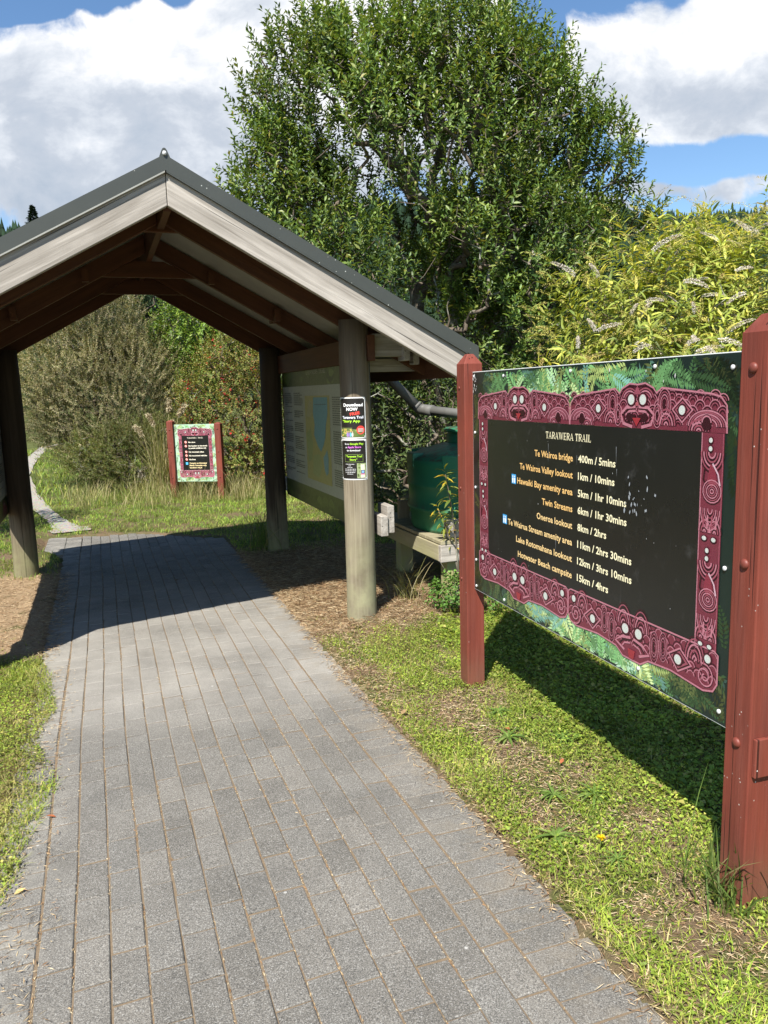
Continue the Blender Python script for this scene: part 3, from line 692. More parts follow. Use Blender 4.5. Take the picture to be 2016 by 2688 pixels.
# ------------------------------------------------------------------ posters wrapped on the near right pole
def build_poster(z0, kind, label):
    C = S(1.1837, 0, 0); R0 = .1035; view = math.atan2(-C.y, -C.x)
    a0 = view - math.radians(20); w, h = .205, .272
    root = empty('poster', Vector((C.x, C.y, z0)), label, 'poster', 'posters wrapped on the near pole')
    def fn(off):
        def f(x, y):
            a = a0 + (x - w / 2) / R0; r = R0 + off; return Vector((C.x + r * math.cos(a), C.y + r * math.sin(a), z0 + y))
        return f
    def sheet(mb, off, x0, x1, y0, y1, c, n=18):
        f = fn(off); vs = [f(x0 + (x1 - x0) * i / n, y) for i in range(n + 1) for y in (y0, y1)]
        mb.add(vs, [(2 * i, 2 * i + 2, 2 * i + 3, 2 * i + 1) for i in range(n)], None, c, True)
    def disc(mb, off, cx, cy, rx, ry, c, n=14, ph=0.):
        f = fn(off); mb.add([f(cx + rx * math.cos(2 * math.pi * i / n + ph), cy + ry * math.sin(2 * math.pi * i / n + ph)) for i in range(n)], [tuple(range(n))], None, c)
    mb = MB(); sheet(mb, .0012, 0, w, 0, h, (.72, .72, .70)); mb.build('paper_sheet', M_PRINT, root)
    mb = MB(); sheet(mb, .0020, .007, w - .007, .008, h - .008, (.018, .016, .014)); mb.build('dark_print', M_PRINT, root)
    rs = np.random.RandomState(3)
    def line(*q):
        m_ = MB(); put_text(m_, *q); m_.build('text_line', M_PRINT, root)
    T = fn(.0032); wh = (.85, .85, .85); gr = (.45, .8, .05)
    if kind == 1:
        line('Download', T, .118, .212, .021, wh, .135, 'C', .03); line('NOW', T, .112, .184, .021, wh, .078, 'C', .03)
        line('FREE', T, .132, .156, .019, (.85, .08, .06), .065, 'C', .03, math.radians(9))
        line('Tarawera Trail', T, .112, .132, .0175, (.78, .80, .88), .150, 'C', .025); line('“Story App', T, .100, .108, .0165, gr, .128, 'C', .025)
    else:
        line('Go to', T, .050, .236, .011, wh, .034, 'L', .02); line('Google Play', T, .090, .236, .0125, gr, .092, 'L', .02)
        line('or', T, .055, .214, .011, wh, .014, 'L', .02); line('Apple Store', T, .073, .214, .0125, (.75, .2, .75), .092, 'L', .02)
        line('to download', T, .112, .193, .0115, wh, .092, 'C', .02)
        line('“Tarawera Trail', T, .112, .152, .0125, gr, .112, 'C', .02); line('Story”', T, .112, .131, .0125, gr, .052, 'C', .02)
    mb = MB()
    if kind == 1:
        sheet(mb, .0026, .012, w - .012, .010, .062, (.12, .16, .05)); sheet(mb, .0027, .02, .11, .062, .072, (.12, .15, .05))
        for i in range(46):
            x = rs.uniform(.02, w - .02); y = rs.uniform(.016, .062); g = rs.uniform(.5, 2.2); c = (.10 * g, .16 * g, .04 * g)
            if x < .105: c = (.5, .40, .10) if rs.rand() < .5 else c
            disc(mb, .0029 + i * 6e-6, x, y, rs.uniform(.004, .014), rs.uniform(.003, .008), c, 7, rs.uniform(0, 3))
        for (x, c) in ((.075, (.32, .2, .5)), (.088, (.25, .15, .45)), (.10, (.1, .45, .55)), (.112, (.55, .5, .45))):
            disc(mb, .0033, x, .026, .006, .016, c); disc(mb, .0034, x, .046, .004, .005, (.45, .28, .18))
        disc(mb, .0038, .166, .056, .027, .029, (.70, .06, .05), 24)
        for y in (.063, .055, .047): sheet(mb, .0044, .148, .184, y - .0022, y + .0022, (.75, .5, .48), 4)
    else:
        for (x0, x1, y0, y1) in ((.048, .176, .121, .1222), (.048, .176, .170, .1712), (.048, .0492, .1222, .170), (.1748, .176, .1222, .170)): sheet(mb, .0030, x0, x1, y0, y1, (.35, .5, .12), 6)
        for i, y in enumerate(np.linspace(.104, .038, 7)):
            l = (.068, .018, .04, .08, .078, .072, .045)[i]; x = .085 - l / 2; xe = x + l
            while x < xe: ww = min(rs.uniform(.005, .014), xe - x); sheet(mb, .0030, x, x + ww, y, y + .0036, (.6, .6, .6), 2); x += ww + .003
        sheet(mb, .0028, .134, w - .010, .012, .112, (.30, .36, .18))
        for i in range(22): g = rs.uniform(.4, 2); disc(mb, .0030 + i * 8e-6, rs.uniform(.138, .19), rs.uniform(.016, .108), .006, .008, (.16 * g, .22 * g, .07 * g), 7)
        sheet(mb, .0036, .158, .186, .014, .104, (.68, .64, .5)); sheet(mb, .0038, .158, .186, .034, .042, (.7, .25, .35)); sheet(mb, .0040, .160, .184, .042, .066, (.03, .04, .10)); disc(mb, .0043, .172, .054, .008, .009, (.25, .45, .75))
    mb.build('picture', M_PRINT, root)
    for (x, y) in ((.012, .012), (w - .012, .012), (.012, h - .012), (w - .012, h - .012)):
        mb = MB(); f = fn(.0015); q = f(x, y); d = (q - Vector((C.x, C.y, q.z))).normalized(); mb.tube([q, q + d * .004], [.0045, .003], 8); mb.build('pin', M_STEEL, root)
build_poster(1.295, 1, 'upper poster on the near pole, offering a free app in white, red and green letters')
build_poster(1.018, 2, 'lower poster on the near pole, with a boxed green title and small print')

# ------------------------------------------------------------------ carved border + fern artwork for the red-posted signs
LT = (.47, .18, .225); MD = (.29, .07, .10); MR = (.165, .028, .046); DK = (.035, .005, .010); PA = (.56, .60, .55)
class Art:
    """draws flat printed shapes on a panel; fn(x, z, off) -> world"""
    def __init__(s, fn): s.fn = fn; s.mb = MB(); s.k = 0
    def off(s, lay): s.k += 1; return .0008 + lay * .0005 + (s.k % 60) * 7e-6
    def poly(s, pts, c, lay): o = s.off(lay); s.mb.add([s.fn(x, z, o) for x, z in pts], [tuple(range(len(pts)))], None, c)
    def line(s, pts, w, c, lay, taper=False):
        o = s.off(lay); pts = [np.array(q, float) for q in pts]; n = len(pts); vs = []
        for i, q in enumerate(pts):
            d = pts[min(i + 1, n - 1)] - pts[max(i - 1, 0)]; d = d / (np.linalg.norm(d) + 1e-9); nn = np.array([-d[1], d[0]])
            ww = w / 2 * ((1 - i / n) if taper else 1); a = q + nn * ww; b = q - nn * ww; vs += [s.fn(*b, o), s.fn(*a, o)]
        s.mb.add(vs, [(2 * i, 2 * i + 2, 2 * i + 3, 2 * i + 1) for i in range(n - 1)], None, c)
    def arc(s, cx, cz, r, a0, a1, w, c, lay, sy=1., n=16):
        s.line([(cx + r * math.cos(a), cz + r * sy * math.sin(a)) for a in np.linspace(a0, a1, n)], w, c, lay)
    def arcs(s, cx, cz, r0, r1, k, a0, a1, sy=1.):
        st = (r1 - r0) / max(k - 1, 1)
        for i in range(k):
            r = r0 + st * i; s.arc(cx, cz, r, a0, a1, st * .5, LT if i % 2 == 0 else MD, 3, sy); s.arc(cx, cz, r + st * .5, a0, a1, st * .36, DK, 2, sy)
    def spiral(s, cx, cz, r, turns, sg=1, a0=0., w=.004):
        t = np.linspace(.12, 1, int(18 * turns)); P = [(cx + r * q * math.cos(a0 + sg * q * turns * 2 * math.pi), cz + r * q * math.sin(a0 + sg * q * turns * 2 * math.pi)) for q in t]
        s.line(P, w, LT, 3); P2 = [(cx + r * 1.12 * q * math.cos(a0 + .5 + sg * q * turns * 2 * math.pi), cz + r * 1.12 * q * math.sin(a0 + .5 + sg * q * turns * 2 * math.pi)) for q in t]; s.line(P2, w * .8, DK, 2)
    def disc(s, cx, cz, rx, rz, c, lay, n=14): s.poly([(cx + rx * math.cos(2 * math.pi * i / n), cz + rz * math.sin(2 * math.pi * i / n)) for i in range(n)], c, lay)
    def eye(s, cx, cz, rx, rz): s.disc(cx, cz, rx * 1.5, rz * 1.4, DK, 4); s.disc(cx, cz, rx * 1.12, rz * 1.1, MD, 5); s.disc(cx, cz, rx, rz, PA, 6)
    def rim(s, pts, w=.005): s.line(list(pts) + [pts[0]], w, LT, 3)
    def scroll(s, cx, cz, rx, rz, k=4):
        for i in range(k):
            q = 1 - i / k * .8; P = [(cx + rx * q * math.cos(a), cz + rz * q * math.sin(a)) for a in np.linspace(0, 2 * math.pi, 22)]
            s.line(P, min(rx, rz) / k * .42, LT if i % 2 == 0 else MD, 3); P = [(cx + rx * (q - .4 / k) * math.cos(a), cz + rz * (q - .4 / k) * math.sin(a)) for a in np.linspace(0, 2 * math.pi, 22)]; s.line(P, min(rx, rz) / k * .3, DK, 2)
        s.disc(cx, cz, rx * .2, rz * .3, DK, 4)
    def fern(s, x, z, ang, ln, g, rs, clip, lay=0.):
        """one printed frond; clip = (x0, x1, z0, z1)"""
        n = max(8, int(ln / .0125)); c = math.cos(ang); si = math.sin(ang); cv = rs.uniform(-1.1, 1.1); o = s.off(lay)
        vs = []; fs = []; px, pz, a = x, z, ang
        base = np.array((.055, .16, .045)) if rs.rand() < .5 else (np.array((.15, .20, .04)) if rs.rand() < .7 else np.array((.05, .15, .12)))
        for i in range(n):
            t = i / n; st = ln / n; a = ang + cv * t; px += math.cos(a) * st; pz += math.sin(a) * st
            L = ln * .26 * (math.sin(math.pi * min(1, .12 + t * .9)) ** .8) * (1 - .35 * t); w = st * .42
            for sd in (1, -1):
                b = a + sd * rs.uniform(.85, 1.1); tx, tz = px + math.cos(b) * L, pz + math.sin(b) * L
                mx_, mz = (px * .55 + tx * .45), (pz * .55 + tz * .45); nx, nz = -math.sin(b) * w, math.cos(b) * w
                Q = [(px, pz), (mx_ - nx, mz - nz), (tx, tz), (mx_ + nx, mz + nz)]
                if any(q[0] < clip[0] or q[0] > clip[1] or q[1] < clip[2] or q[1] > clip[3] for q in Q): continue
                k = len(vs); vs += [s.fn(*q, o) for q in Q]; fs.append((k, k + 1, k + 2, k + 3) if sd > 0 else (k, k + 1, k + 2, k + 3))
        gg = g * rs.uniform(.22, 1.5); col = np.minimum(base * gg, .9); col = col * .72 + col.mean() * np.array((.30, .32, .24)) * .95
        if gg > 3.4: col = col * .5 + np.array((.55, .66, .38)) * .5
        if vs: s.mb.add(vs, fs, None, tuple(col))
def build_carving(art, X0, X1, xi0, xi1, zt, zb, top, bot, halves, MR=MR, LT=LT):
    """border: outer x X0..X1, inner field xi0..xi1 x zb..zt; top/bot = band heights; halves = number of mirrored band units"""
    # side strips
    for a, b in ((X0 + .012, xi0), (xi1, X1 - .012)):
        art.poly([(a, zb), (b, zb), (b, zt), (a, zt)], MR, 0); c = (a + b) / 2; w = (b - a) / 2; n = 2; hh = (zt - zb) / n
        art.line([(a + .003, zb), (a + .003, zt)], .004, LT, 3); art.line([(b - .003, zb), (b - .003, zt)], .004, MD, 3)
        for i in range(n):
            z1 = zt - i * hh
            for zz in (.03, .095): art.eye(c - w * .12, z1 - hh * zz * 1.15 - .01, w * .16, hh * .023)
            art.arcs(c, z1 - hh * .17, w * .3, w * .95, 4, math.pi, 2 * math.pi, 1.2)
            art.line([(c - w * .5, z1 - hh * .22), (c - w * .7, z1 - hh * .42), (c - w * .2, z1 - hh * .52), (c + w * .7, z1 - hh * .46)], w * .16, DK, 2)
            art.poly([(c - w * .1, z1 - hh * .27), (c + w * .35, z1 - hh * .33), (c + w * .5, z1 - hh * .45), (c, z1 - hh * .48), (c - w * .35, z1 - hh * .42)], (.22, .03, .05), 3)
            art.line([(c + w * .1, z1 - hh * .27), (c + w * .6, z1 - hh * .36), (c + w * .8, z1 - hh * .46)], w * .12, (.6, .4, .45), 4)
            art.arcs(c + w * .1, z1 - hh * .52, w * .15, w * .8, 5, 0, 2 * math.pi, .9)
            art.arcs(c, z1 - hh * .68, w * .2, w * .85, 5, math.pi, 2 * math.pi, 1.6)
            for k in range(4): art.line([(c - w * .6 + k * w * .4, z1 - hh * .74), (c - w * .55 + k * w * .36, z1 - hh * .86)], w * .14, LT if k % 2 else MD, 3); art.line([(c - w * .42 + k * w * .4, z1 - hh * .74), (c - w * .38 + k * w * .36, z1 - hh * .86)], w * .12, DK, 2)
            if i < n - 1 or True:
                for sd in (-1, 1): art.arcs(c + sd * w * .45, z1 - hh * .90, w * .1, w * .5, 3, 0, math.pi, 1.6); art.eye(c + sd * w * .42, z1 - hh * .955, w * .2, hh * .02)
    bw = (X1 - X0) / halves
    for h in range(halves):
        x0 = X0 + h * bw + .002; x1 = X0 + (h + 1) * bw - .002; c = (x0 + x1) / 2; w = (x1 - x0) / 2; z = zt + .001
        # upper lintel unit
        out = [(-1, .0), (-.99, .55), (-.93, .72), (-.84, .78), (-.45, .88), (-.30, .92), (-.24, .80), (-.20, .92), (-.10, 1.03), (0, 1.0), (.10, 1.03), (.20, .92), (.24, .80), (.30, .92), (.45, .88), (.84, .78), (.93, .72), (.99, .55), (1, .0)]
        P = [(c + a * w, z + b * top) for a, b in out]
        o = art.off(0); mid = art.fn(c, z + top * .3, o); vs = [art.fn(*q, o) for q in P] + [mid]; n = len(P)
        art.mb.add(vs, [(i, n, i + 1) for i in range(n - 1)] + [(n - 1, n, 0)], None, MR)
        art.line(P, .006, LT, 3); art.line([(q[0], q[1] - .008) for q in P[1:-1]], .003, DK, 2)
        T = lambda a, b: (c + a * w, z + b * top)
        for i in range(26):                      # rows of small grooved scales fill the flat ground
            a_ = -.94 + i * .0755
            for b_ in ((.10, .38, .62) if i % 2 else (.24, .50, .70)):
                for k, cc in ((.14, LT), (.11, DK), (.085, MD), (.055, DK)): art.arc(*T(a_, b_), k * top * 1.15, math.pi * .95, .05 * math.pi, .0032, cc, 1.0 + k * .01, 1., 9)
                for k, cc in ((.14, DK), (.10, LT)): art.arc(*T(a_, -b_ * bot / top - (zt - zb + .002) / top), k * bot * 1.15, math.pi * .95, .05 * math.pi, .0032, cc, 1.0 + k * .01, 1., 9)
        for sd in (-1, 1):
            art.arcs(*T(sd * .80, .12), .10 * w, .19 * w, 5, 0, math.pi, top / w * 1.7); art.disc(*T(sd * .80, .20), .055 * w, .17 * top, DK, 4)
            art.arc(*T(sd * .80, .2), .045 * w, 0, math.pi, .005, LT, 5)
            art.arcs(*T(sd * .72, .02), .02 * w, .10 * w, 4, 0, math.pi, .8)
            D = [T(sd * .66, .45), T(sd * .54, .72), T(sd * .42, .45), T(sd * .54, .16)]
            for k, cc in ((1., LT), (.84, DK), (.7, MD), (.52, DK)): art.poly([(T(sd * .54, .44)[0] + (q[0] - T(sd * .54, .44)[0]) * k, T(sd * .54, .44)[1] + (q[1] - T(sd * .54, .44)[1]) * k) for q in D], cc, 3 + (1 - k) * 2)
            art.eye(*T(sd * .54, .44), .035 * w, .10 * top)
            art.scroll(*T(sd * .335, .56), .075 * w, .34 * top, 4); art.arcs(*T(sd * .36, .1), .02 * w, .10 * w, 4, 0, math.pi, 1.2)
            art.scroll(*T(sd * .255, .30), .05 * w, .26 * top, 3)
            art.arcs(*T(sd * .10, .66), .03 * w, .105 * w, 4, .2, math.pi - .2, 2.2 * top / w * 1.1)
            art.eye(*T(sd * .075, .66), .042 * w, .12 * top)
            art.line([T(sd * .02, .50), T(sd * .14, .48), T(sd * .215, .32), T(sd * .18, .10), T(sd * .06, .03)], .011, LT, 3); art.line([T(sd * .02, .45), T(sd * .12, .43), T(sd * .18, .31), T(sd * .15, .14), T(sd * .06, .08)], .008, DK, 2); art.line([T(sd * .02, .40), T(sd * .10, .39), T(sd * .15, .30)], .008, LT, 3)
            art.poly([T(sd * .01, .30), T(sd * .12, .36), T(sd * .15, .26), T(sd * .11, .16), T(sd * .04, .18)], DK, 4)
        art.poly([T(-.055, .24), T(.055, .24), T(.0, .04)], (.33, .03, .04), 6); art.poly([T(-.05, .78), T(.05, .78), T(0, .98)], MD, 4); art.disc(*T(0, .56), .02 * w, .05 * top, (.4, .1, .12), 5)
        # lower sill unit
        out = [(-1, .0), (-1, -.62), (-.96, -.80), (-.86, -.88), (-.5, -.80), (-.22, -.86), (-.12, -1.03), (.12, -1.03), (.22, -.86), (.5, -.80), (.86, -.88), (.96, -.80), (1, -.62), (1, .0), (.96, .06), (-.96, .06)]
        zz = zb - .001; Bt = lambda a, b: (c + a * w, zz + b * bot)
        P = [Bt(*q) for q in out]; o = art.off(0); n = len(P); vs = [art.fn(*q, o) for q in P] + [art.fn(*Bt(0, -.4), o)]
        art.mb.add(vs, [(i, i + 1, n) for i in range(n - 1)] + [(n - 1, 0, n)], None, MR); art.line(P + [P[0]], .006, LT, 3)
        for sd in (-1, 1):
            art.spiral(*Bt(sd * .87, -.56), .095 * w, 2.3, sd, 0., .005); art.eye(*Bt(sd * .90, -.16), .032 * w, .09 * bot)
            art.arcs(*Bt(sd * .76, -.32), .02 * w, .10 * w, 4, 0, math.pi, 1.6)
            D = [Bt(sd * .74, -.48), Bt(sd * .60, -.18), Bt(sd * .46, -.42), Bt(sd * .58, -.76)]
            for k, cc in ((1., LT), (.84, DK), (.7, MD), (.5, DK)): art.poly([(Bt(sd * .59, -.46)[0] + (q[0] - Bt(sd * .59, -.46)[0]) * k, Bt(sd * .59, -.46)[1] + (q[1] - Bt(sd * .59, -.46)[1]) * k) for q in D], cc, 3 + (1 - k) * 2)
            art.eye(*Bt(sd * .58, -.47), .04 * w, .11 * bot)
            art.scroll(*Bt(sd * .40, -.36), .05 * w, .34 * bot, 4); art.scroll(*Bt(sd * .29, -.46), .055 * w, .38 * bot, 4)
            art.arcs(*Bt(sd * .12, -.28), .03 * w, .10 * w, 4, .1, math.pi - .1, 1.8); art.eye(*Bt(sd * .09, -.32), .045 * w, .12 * bot)
            art.line([Bt(sd * .02, -.5), Bt(sd * .14, -.56), Bt(sd * .23, -.72), Bt(sd * .1, -.86)], .010, LT, 3); art.line([Bt(sd * .02, -.56), Bt(sd * .12, -.62), Bt(sd * .17, -.74)], .007, DK, 2); art.line([Bt(sd * .02, -.63), Bt(sd * .10, -.68), Bt(sd * .13, -.78)], .006, LT, 3)
        art.poly([Bt(-.05, -.78), Bt(.05, -.78), Bt(.03, -1.0), Bt(-.03, -1.0)], (.30, .03, .04), 6)

def post_square(name, root, o, ax, ay, h, m, cap=.05, w=.1):
    """square post with a low pyramid top; o = base corner, ax, ay = unit directions"""
    mb = MB(); o = Vector(o); q = [o, o + ax * w, o + ax * w + ay * w, o + ay * w]; ctr = o + (ax + ay) * w / 2
    n = (ax.cross(ay)).z
    if n < 0: q = q[::-1]
    zz = [-.15, h - cap]; vs = [p + Vector((0, 0, z)) for z in zz for p in q]; k = .34
    vs += [ctr + (p - ctr) * k + Vector((0, 0, h)) for p in q]
    fs = [(i, (i + 1) % 4, 4 + (i + 1) % 4, 4 + i) for i in range(4)] + [(4 + i, 4 + (i + 1) % 4, 8 + (i + 1) % 4, 8 + i) for i in range(4)] + [(8, 9, 10, 11), (3, 2, 1, 0)]
    off = Vector((random.uniform(0, 30), 0, 0)); mb.add(vs, fs, [Vector((p.z, (p - o).dot(ax), (p - o).dot(ay))) + off for p in vs])
    return mb.build(name, m, root, .004)

def build_main_sign():
    P = Vector((.4673, 3.9511, 0)); Q = Vector((1.023, 2.2032, 0)); D = (Q - P); Wd = D.length; D.normalize(); N = Vector((D.y, -D.x, 0))   # N points to the path
    root = empty('trail_distance_sign', (P + Q) / 2, 'big sign with red posts listing trail distances in cream letters, nearest the camera', 'sign')
    Z0, Z1 = .557, 1.684
    hP, hQ = 1.775, 1.782
    for (o, h, nf) in ((P - D * .1, hP, .045), (Q, hQ, .008)):
        po = post_square('post', root, o + N * nf, D, -N, h, M_RED)
        for z in (.56, 1.09, 1.63) if h == hQ else (.62, 1.1, 1.6):
            mb = MB(); b = o + N * nf + D * (.05 if h == hQ else .035) + Vector((0, 0, z + random.uniform(-.03, .03)))
            if h == hP: mb.lathe(b, [(0, .004)], 8) if False else None
            r = .0155 if h == hQ else .008
            mb.tube([b - N * .004, b + N * .004, b + N * (.009 if h == hQ else .005)], [r, r, r * .55], 14); mb.build('bolt', M_BOLT, po)
    po = None
    mb = MB(); mb.box(Q + D * .101 - N * .002 + Vector((0, 0, .45)), D * .014, -N * .07, Vector((0, 0, .12))); mb.build('packer', M_RED, root, .003)
    mb = MB(); mb.box(P + Vector((0, 0, Z0)), D * Wd, -N * .012, Vector((0, 0, Z1 - Z0)), col=(.62, .64, .62)); pan = mb.build('panel', M_PRINT, root, .0015)  # pale body colour gives the panel edge its painted highlight
    mb = MB(); q = [P + D * a + N * .0003 + Vector((0, 0, b)) for a, b in ((.003, Z0 + .003), (Wd - .003, Z0 + .003), (Wd - .003, Z1 - .003), (.003, Z1 - .003))]; mb.add(q, [(0, 1, 2, 3)], None, (.010, .020, .016)); mb.build('print_ground', M_PRINT, pan)
    def fn(x, z, off=0.): return P + D * x + N * off + Vector((0, 0, z))
    # fern artwork
    art = Art(fn); rs = np.random.RandomState(8); clip = (.004, Wd - .004, Z0 + .004, Z1 - .004)
    def ok(x, z): return not (.14 < x < 1.70 and .74 < z < 1.48)
    cnt = 0
    while cnt < 640:
        x = rs.uniform(0.0, Wd); z = rs.uniform(Z0, Z1)
        if rs.rand() < .6: z = rs.choice([rs.uniform(Z0, .74), rs.uniform(1.48, Z1)])
        if not ok(x, z): continue
        cnt += 1
        g = .36 + 3.1 * math.exp(-((x - .75) / .33) ** 2) * (1 if z > 1.2 else .0) + 1.5 * math.exp(-((x - 1.3) / .28) ** 2) * (z > 1.2) + 2.6 * math.exp(-((x - .93) / .36) ** 2) * (z < .8) + 1.7 * math.exp(-((x - 1.35) / .2) ** 2) * (z < .8)
        if x > 1.62: g = min(g, .62) if z < 1.5 else .2
        if x < .22: g = .3
        art.fern(x, z, rs.uniform(-2.9, -.2) if rs.rand() < .75 else rs.uniform(.2, 2.9), rs.uniform(.10, .24), g, rs, clip, lay=min(g, 2.5) * .18 - .4)
    art.mb.build('fern_artwork', M_PRINT, pan)
    ca = Art(lambda x, z, off=0.: fn(x, z, off + .0012))
    build_carving(ca, .07, 1.79, .178, 1.682, 1.449, .775, .148, .150, 2); ca.mb.build('carved_border', M_CARVE, pan)
    mb = MB(); mb.add([fn(.178, .775, .0026), fn(1.682, .775, .0026), fn(1.682, 1.449, .0026), fn(.178, 1.449, .0026)], [(0, 1, 2, 3)]); mb.build('black_field', M_BLACK, pan)
    T = lambda x, z: fn(x, z, .0034); OR = (.84, .52, .19); CR = (.88, .80, .52)
    mb = MB(); put_serif(mb, 'TARAWERA TRAIL', T, .912, 1.386, .0285, .340, CR); mb.build('title', M_PRINT, pan)
    rows = [('Te Wairoa bridge', .308, '400m / 5mins', .247), ('Te Wairoa Valley lookout', .444, '1km / 10mins', .243), ('Hawaiki Bay amenity area', .468, '5km / 1hr 10mins', .316), ('Twin Streams', .243, '6km / 1hr 30mins', .320), ('Oneroa lookout', .288, '8km / 2hrs', .197), ('Te Wairua Stream amenity area', .562, '11km / 2hrs 30mins', .353), ('Lake Rotomahana lookout', .480, '12km / 3hrs 10mins', .356), ('Hotwater Beach campsite', .463, '15km / 4hrs', .215)]
    for i, (a, wa, b, wb) in enumerate(rows):
        z = 1.3045 - i * .0680
        mb = MB(); put_text(mb, a, T, .955, z, .0285, OR if i < 4 else (.86, .60, .27), wa, 'R', .016); mb.build('text_line', M_PRINT, pan)
        mb = MB(); put_text(mb, b, T, .994, z, .0295, CR, wb, 'L', .018); mb.build('text_line', M_PRINT, pan)
    for (x, z) in ((.432, 1.163), (.340, .962)):
        mb = MB(); T = lambda a, b, o=.0034: fn(x + a, z + b, o)
        mb.add([T(0, 0), T(.042, 0), T(.042, .044), T(0, .044)], [(0, 1, 2, 3)], None, (.05, .34, .68))
        T2 = lambda a, b: fn(x + a, z + b, .0040); w = (.85, .87, .88)
        for cx in (.012, .030):
            mb.add([T2(cx - .004, .004), T2(cx + .004, .004), T2(cx + .006, .027), T2(cx - .006, .027)], [(0, 1, 2, 3)], None, w); mb.add([T2(cx + .004 * math.cos(q * math.pi / 4), .034 + .0045 * math.sin(q * math.pi / 4)) for q in range(8)], [tuple(range(8))], None, w)
        mb.add([T2(.0205, .004), T2(.0215, .004), T2(.0215, .040), T2(.0205, .040)], [(0, 1, 2, 3)], None, w)
        mb.build('toilet_symbol', M_PRINT, pan)
    # bird droppings, spots and screws on the face
    mb = MB(); rs = np.random.RandomState(2)
    for i in range(70):
        if i < 22: x, z = rs.uniform(1.22, 1.48), rs.uniform(1.15, 1.31); r = rs.uniform(.003, .009); c = (.30, .32, .34)
        elif i < 40: x, z = rs.uniform(.2, 1.65), rs.uniform(.8, 1.42); r = rs.uniform(.001, .0026); c = (.5, .5, .48)
        else: x, z = rs.choice([rs.uniform(.01, .06), rs.uniform(.3, 1.6)]), rs.uniform(1.58, Z1 - .01); r = rs.uniform(.002, .006); c = (.6, .6, .57); x = x if z < Z1 else x
        e = rs.uniform(.4, .8); tl = rs.uniform(.2, .9); o = .0046 + i * 6e-6
        mb.add([fn(x + r * e * math.cos(q), z + r * math.sin(q) * (1 + .7 * math.sin(q * 2 + i)) + 0, o) for q in np.linspace(0, 2 * math.pi, 9)[:-1]], [tuple(range(8))], None, c)
    for (x, z, l) in ((.765, 1.365, .06), (.764, 1.325, .05), (1.245, 1.38, .07), (1.25, 1.30, .03), (.83, .965, .06), (.985, 1.33, .04)):
        mb.add([fn(x, z, .0050), fn(x + .0025, z, .0050), fn(x + .002, z - l, .0050)], [(0, 1, 2)][0:1], None, (.22, .23, .24))
    mb.build('droppings', M_PRINT, pan)
    for (x, z) in ((.025, 1.66), (.03, 1.38), (.03, 1.1), (.03, .72), (.03, .58), (.35, 1.655), (.93, 1.658), (1.45, 1.655), (1.80, 1.64), (1.80, 1.05), (1.8, .6), (.35, .585), (1.4, .60)):
        mb = MB(); q = fn(x, z, .001); mb.tube([q, q + N * .004, q + N * .006], [.0075, .0075, .004], 10); mb.build('screw', M_STEEL, pan)
build_main_sign()

